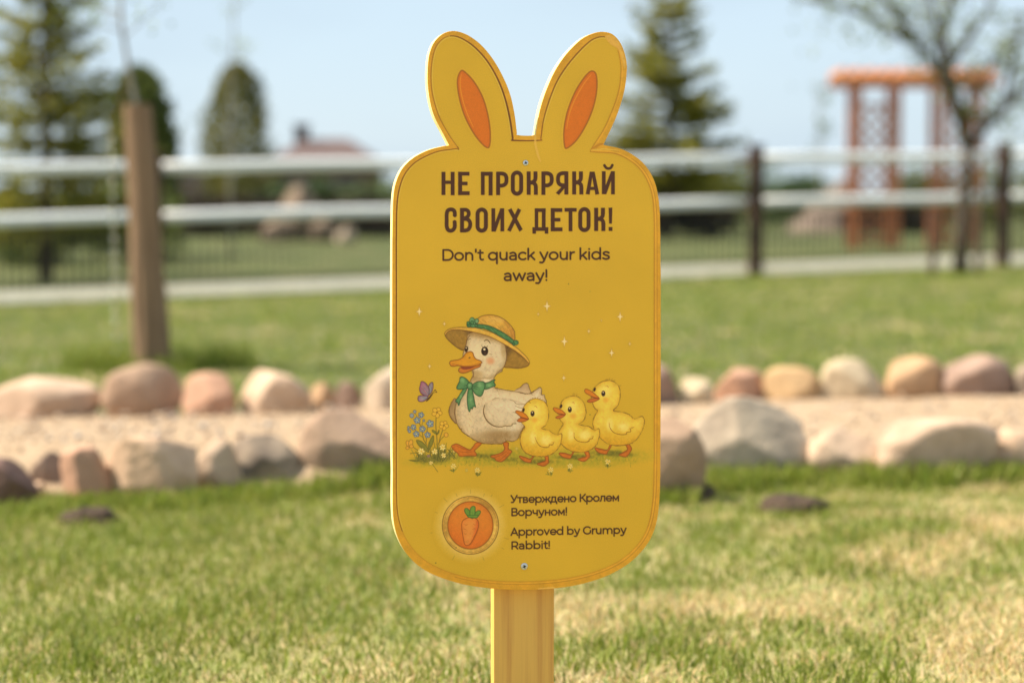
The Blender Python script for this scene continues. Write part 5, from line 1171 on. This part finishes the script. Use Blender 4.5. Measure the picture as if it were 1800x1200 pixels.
board = mesh_obj('board', V, F, m_face, sign); board.data.materials.append(m_edge)
for i, pl_ in enumerate(board.data.polygons):
    if i < 3 * NB: pl_.material_index = 1 if i >= NB else 0
    elif i == 3 * NB + 1: pl_.material_index = 1
# printed pictures: one thin sheet each
Lc = ink_lin(RGB); on = INK > .012
cell = on[:-1, :-1] | on[1:, :-1] | on[:-1, 1:] | on[1:, 1:]
cid = np.maximum(np.maximum(PID[:-1, :-1], PID[1:, :-1]), np.maximum(PID[:-1, 1:], PID[1:, 1:]))
Wi = inside(OUTLINE, (slice(0, NYg), slice(0, NXg))); okc = Wi[:-1, :-1] & Wi[1:, :-1] & Wi[:-1, 1:] & Wi[1:, 1:]
cell &= okc & (cid > 0)
GXX, GYY = np.meshgrid(GX, GY); UV = sheet(np.stack([GXX, GYY], -1)); vid = np.arange(NXg * NYg).reshape(NYg, NXg)
names = {P_BORDER: 'border_line', P_EAR_A: 'inner_ear', P_EAR_B: 'inner_ear', P_GRASS: 'printed_meadow', P_FLOWER: 'printed_flowers', P_FLY: 'printed_butterfly', P_DUCK: 'printed_duck', P_D3: 'printed_duckling', P_D2: 'printed_duckling', P_D1: 'printed_duckling', P_BADGE: 'carrot_seal', P_STAR: 'printed_sparkles', P_T1: 'headline', P_T2: 'headline', P_WEAR: 'peeled_patch'}
names.pop(P_STAR); names.pop(P_WEAR)
for k in STARS: names[k] = 'printed_sparkle'
for k in WEARS: names[k] = 'peeled_patch'
labs = {P_DUCK: 'printed white mother duck in a straw hat and green bow', P_D1: 'printed duckling closest to the mother duck', P_D2: 'printed middle duckling', P_D3: 'printed last and largest duckling', P_BADGE: 'round gold seal with an orange carrot', P_FLY: 'small printed purple and blue butterfly', P_FLOWER: 'printed clump of blue and yellow flowers', P_T1: 'first line of brown headline lettering', P_T2: 'second line of brown headline lettering', P_EAR_A: 'orange inside of the left rabbit ear', P_EAR_B: 'orange inside of the right rabbit ear'}
for k, t_l in enumerate(('upper line of the smaller English lettering', 'lower line of the smaller English lettering', 'first line of small Russian lettering by the seal', 'second line of small Russian lettering by the seal', 'first line of small English lettering by the seal', 'second line of small English lettering by the seal')):
    names[P_L0 + k] = 'lettering'; labs[P_L0 + k] = t_l
for pid, nm in names.items():
    jj, ii = np.nonzero(cell & (cid == pid))
    if len(jj) == 0: continue
    F4 = np.stack([vid[jj, ii], vid[jj + 1, ii], vid[jj + 1, ii + 1], vid[jj, ii + 1]], 1); u_, inv = np.unique(F4, return_inverse=True)
    uv = UV.reshape(-1, 2)[u_]; V3 = np.column_stack([uv, np.full(len(uv), .00035)])
    o = quick_mesh(nm, V3, inv.reshape(F4.shape), m_print, board, Lc.reshape(-1, 3)[u_])
    if pid in labs: o['label'] = labs[pid]
# screws
m_zinc = mat('zinc', (.62, .63, .66), .35, spec=.6); m_zinc.node_tree.nodes['Principled BSDF'].inputs['Metallic'].default_value = .85
m_slot = mat('screw_recess', (.03, .035, .06), .5)
for (x, y, r_) in ((923.8, 286.6, 5.0), (921.5, 994.8, 6.3)):
    c = sheet([(x, y)])[0]; rr = r_ * .00096; bm = bmesh.new()
    prof = [(1.0, .0), (.97, .35), (.82, .52), (.5, .60), (.0, .62)]; n = 24; V, F = [], []
    for a_, z in prof[:-1]:
        for k in range(n): V.append((rr * a_ * math.cos(2 * math.pi * k / n), rr * a_ * math.sin(2 * math.pi * k / n), .0004 + z * .0022))
    V.append((0, 0, .0004 + .62 * .0022))
    for j in range(3):
        for k in range(n): F.append((j * n + k, j * n + (k + 1) % n, (j + 1) * n + (k + 1) % n, (j + 1) * n + k))
    for k in range(n): F.append((3 * n + k, 3 * n + (k + 1) % n, 4 * n))
    bm.free(); o = mesh_obj('screw', V, F, m_zinc, sign, True); o.location = (c[0], c[1], 0)
    bm = bmesh.new(); bm_box(bm, (0, 0, .0020), (rr * 1.0, rr * .30, .0006)); bm_box(bm, (0, 0, .00195), (rr * .30, rr * 1.0, .0006)); q = bm_obj('recess', bm, m_slot, o); q.rotation_euler = (0, 0, .35)
# stake behind the board
m_stk = bpy.data.materials.new('stake_yellow_stain'); m_stk.use_nodes = True; n = m_stk.node_tree; bs = n.nodes['Principled BSDF']; bs.inputs['Roughness'].default_value = .6
tcn = n.nodes.new('ShaderNodeTexCoord'); mpn = n.nodes.new('ShaderNodeMapping'); mpn.inputs['Scale'].default_value = (60, 1.6, 60); n.links.new(tcn.outputs['Object'], mpn.inputs[0])
nz = n.nodes.new('ShaderNodeTexNoise'); nz.inputs['Scale'].default_value = 1.0; nz.inputs['Detail'].default_value = 5; nz.inputs['Roughness'].default_value = .6; n.links.new(mpn.outputs[0], nz.inputs['Vector'])
rp = n.nodes.new('ShaderNodeValToRGB'); rp.color_ramp.elements[0].position = .30; rp.color_ramp.elements[0].color = (*ink_lin((168, 126, 72)), 1); rp.color_ramp.elements[1].position = .56; rp.color_ramp.elements[1].color = (*ink_lin((190, 157, 88)), 1)
e = rp.color_ramp.elements.new(.72); e.color = (*ink_lin((183, 149, 86)), 1); n.links.new(nz.outputs[0], rp.inputs[0]); n.links.new(rp.outputs[0], bs.inputs['Base Color'])
bp = n.nodes.new('ShaderNodeBump'); bp.inputs['Distance'].default_value = .0006; n.links.new(nz.outputs[0], bp.inputs['Height']); n.links.new(bp.outputs[0], bs.inputs['Normal'])
ST_D = .030
ua, ub = sheet([(868.3, 1110)], -BT)[0][0], sheet([(974.0, 1110)], -BT)[0][0]
top_v = sheet([(924, 262)])[0][1]; bot_v = gzs - .25 - S_O.z
bm = bmesh.new(); bm_box(bm, ((ua + ub) / 2, (top_v + bot_v) / 2, -BT - .0005 - ST_D / 2), (ub - ua, top_v - bot_v, ST_D), .0012); bm_obj('stake', bm, m_stk, sign)
# ------------------------------------------------------------------ grass
m_blade = mat('grass_blades', (.1, .15, .03), .55, attr=True, trans=.35, spec=.3)
def vnoise(x, y, s, seed):
    r = np.random.default_rng(seed); g = r.random((64, 64)); u, v = (x * s) % 64, (y * s) % 64; i, j = u.astype(int), v.astype(int); fu, fv = u - i, v - j
    fu, fv = fu * fu * (3 - 2 * fu), fv * fv * (3 - 2 * fv); i1, j1 = (i + 1) % 64, (j + 1) % 64
    return (g[j % 64, i % 64] * (1 - fu) + g[j % 64, i1] * fu) * (1 - fv) + (g[j1, i % 64] * (1 - fu) + g[j1, i1] * fu) * fv
GREENS = np.array([(.24, .30, .034), (.30, .345, .05), (.18, .245, .03), (.36, .36, .085)]); STRAW = np.array([(.84, .62, .33), (.88, .69, .41), (.76, .54, .27), (.68, .54, .22)])
def grass(name, label, n, yr, dry, h, w, keep=None, tint=1.0, dmin=.03, wmarg=1.5, seed=0):
    r = np.random.default_rng(seed); y = yr[0] + (yr[1] - yr[0]) * r.random(n) ** .9; x = (r.random(n) * 2 - 1) * (.285 * y + wmarg)
    if keep is not None: k = keep(x, y); x, y = x[k], y[k]
    n = len(x); pd = .55 * vnoise(x + 40, y + 40, 1.9, 3) + .45 * vnoise(x + 40, y + 40, 6.5, 4); dr = r.random(n) < np.clip((pd - .5) * 2.7 + dry(x, y), dmin, .93)
    hh = h * r.uniform(.45, 1.25, n) * np.where(dr, .8, 1.0) * (.7 + .7 * vnoise(x + 9, y + 9, 3.1, 6)); a = r.uniform(0, 2 * np.pi, n); ln = r.uniform(.1, 1.0, n) * np.where(dr, 1.5, 1.0)
    dx, dy = np.cos(a), np.sin(a); b = r.uniform(0, 2 * np.pi, n); wx, wy = np.cos(b) * w * .5, np.sin(b) * w * .5
    z0 = gzn(x, y) - .006
    P = lambda t: (x + dx * ln * hh * t * t, y + dy * ln * hh * t * t, z0 + hh * t * (1 - .25 * ln * t))
    p0, p1, p2 = P(0), P(.55), P(1.0)
    V = np.stack([np.stack([p0[0] - wx, p0[1] - wy, p0[2]], 1), np.stack([p0[0] + wx, p0[1] + wy, p0[2]], 1), np.stack([p1[0] + wx * .75, p1[1] + wy * .75, p1[2]], 1), np.stack([p1[0] - wx * .75, p1[1] - wy * .75, p1[2]], 1), np.stack(p2, 1)], 1)
    c = np.where(dr[:, None], STRAW[r.integers(0, 4, n)], GREENS[r.integers(0, 4, n)]) * r.uniform(.75, 1.25, (n, 1)) * tint; C = np.repeat(c, 5, 0)
    i = np.arange(n) * 5; F = np.concatenate([np.stack([i, i + 1, i + 2], 1), np.stack([i, i + 2, i + 3], 1), np.stack([i + 3, i + 2, i + 4], 1)])
    o = quick_mesh(name, V.reshape(-1, 3), F, m_blade, None, C); o['kind'] = 'stuff'; o['label'] = label; o['category'] = 'grass'
    return o
pn = lambda x: 7.02 + .055 * x
pf = lambda x: 9.75 + .085 * x
grass('grass', 'half dry short grass around the sign in the foreground', 200000, (2.3, 7.25), lambda x, y: 0.66 - .22 * (y - 2.6) + .36 * x, .044, .0047, lambda x, y: y < pn(x) - .06 + .14 * vnoise(x + 5, y, 4, 9), tint=.82, dmin=.07, seed=1)
grass('grass', 'green mown lawn between the stones and the kerb', 115000, (9.5, 24.0), lambda x, y: -.08 + 0 * x, .045, .012, lambda x, y: (y > pf(x)) & (y < KL.y + (x - KL.x) * kdir.y / kdir.x - .08), wmarg=3.5, tint=.95, seed=2)
# taller tufts at the foot of the post and among the near stones
def tufts(label, spots, seed):
    r = np.random.default_rng(seed); X, Y, R_, Hh = [], [], [], []
    for (x, y, rad, n, h) in spots:
        a = r.uniform(0, 2 * np.pi, n); q = rad * np.sqrt(r.random(n)); X += list(x + q * np.cos(a)); Y += list(y + q * np.sin(a) * .6); Hh += list(h * r.uniform(.5, 1.15, n))
    x, y, hh = map(np.array, (X, Y, Hh)); n = len(x); a = r.uniform(0, 2 * np.pi, n); ln = r.uniform(.1, .6, n); dx, dy = np.cos(a), np.sin(a); b = r.uniform(0, 2 * np.pi, n); wx, wy = np.cos(b) * .004, np.sin(b) * .004; z0 = gzn(x, y) - .01
    P = lambda t: (x + dx * ln * hh * t * t, y + dy * ln * hh * t * t, z0 + hh * t * (1 - .2 * ln * t)); p0, p1, p2 = P(0), P(.55), P(1.0)
    V = np.stack([np.stack([p0[0] - wx, p0[1] - wy, p0[2]], 1), np.stack([p0[0] + wx, p0[1] + wy, p0[2]], 1), np.stack([p1[0] + wx * .8, p1[1] + wy * .8, p1[2]], 1), np.stack([p1[0] - wx * .8, p1[1] - wy * .8, p1[2]], 1), np.stack(p2, 1)], 1)
    c = GREENS[r.integers(0, 4, n)] * r.uniform(.65, 1.15, (n, 1)); i = np.arange(n) * 5
    o = quick_mesh('tall_grass', V.reshape(-1, 3), np.concatenate([np.stack([i, i + 1, i + 2], 1), np.stack([i, i + 2, i + 3], 1), np.stack([i + 3, i + 2, i + 4], 1)]), m_blade, None, np.repeat(c, 5, 0)); o['kind'] = 'stuff'; o['label'] = label; o['category'] = 'grass'
gp = on_ground(272, 652)
tufts('taller green grass around the foot of the weathered post', [(gp.x - .28, gp.y + .1, .30, 420, .20), (gp.x + .3, gp.y + .1, .3, 420, .20), (gp.x, gp.y - .12, .3, 300, .14)], 3)
sp = []
for px, py, rad, n, h in [(630, 850, .16, 500, 0.097), (520, 860, .18, 420, 0.078), (420, 868, .16, 380, 0.068), (280, 880, .2, 420, 0.078), (150, 880, .16, 300, 0.068), (690, 846, .12, 300, 0.127), (1330, 842, .2, 600, 0.097), (1290, 850, .14, 400, 0.088), (1480, 838, .2, 450, 0.078), (1600, 838, .22, 520, 0.107), (1700, 836, .2, 450, 0.097), (1780, 834, .16, 300, 0.088), (1180, 875, .1, 250, 0.078), (30, 895, .15, 280, 0.068)]:
    q = on_ground(px, py + 12); sp.append((q.x, q.y, rad, n, h))
tufts('fresh green grass growing up against the near row of stones', sp, 4)
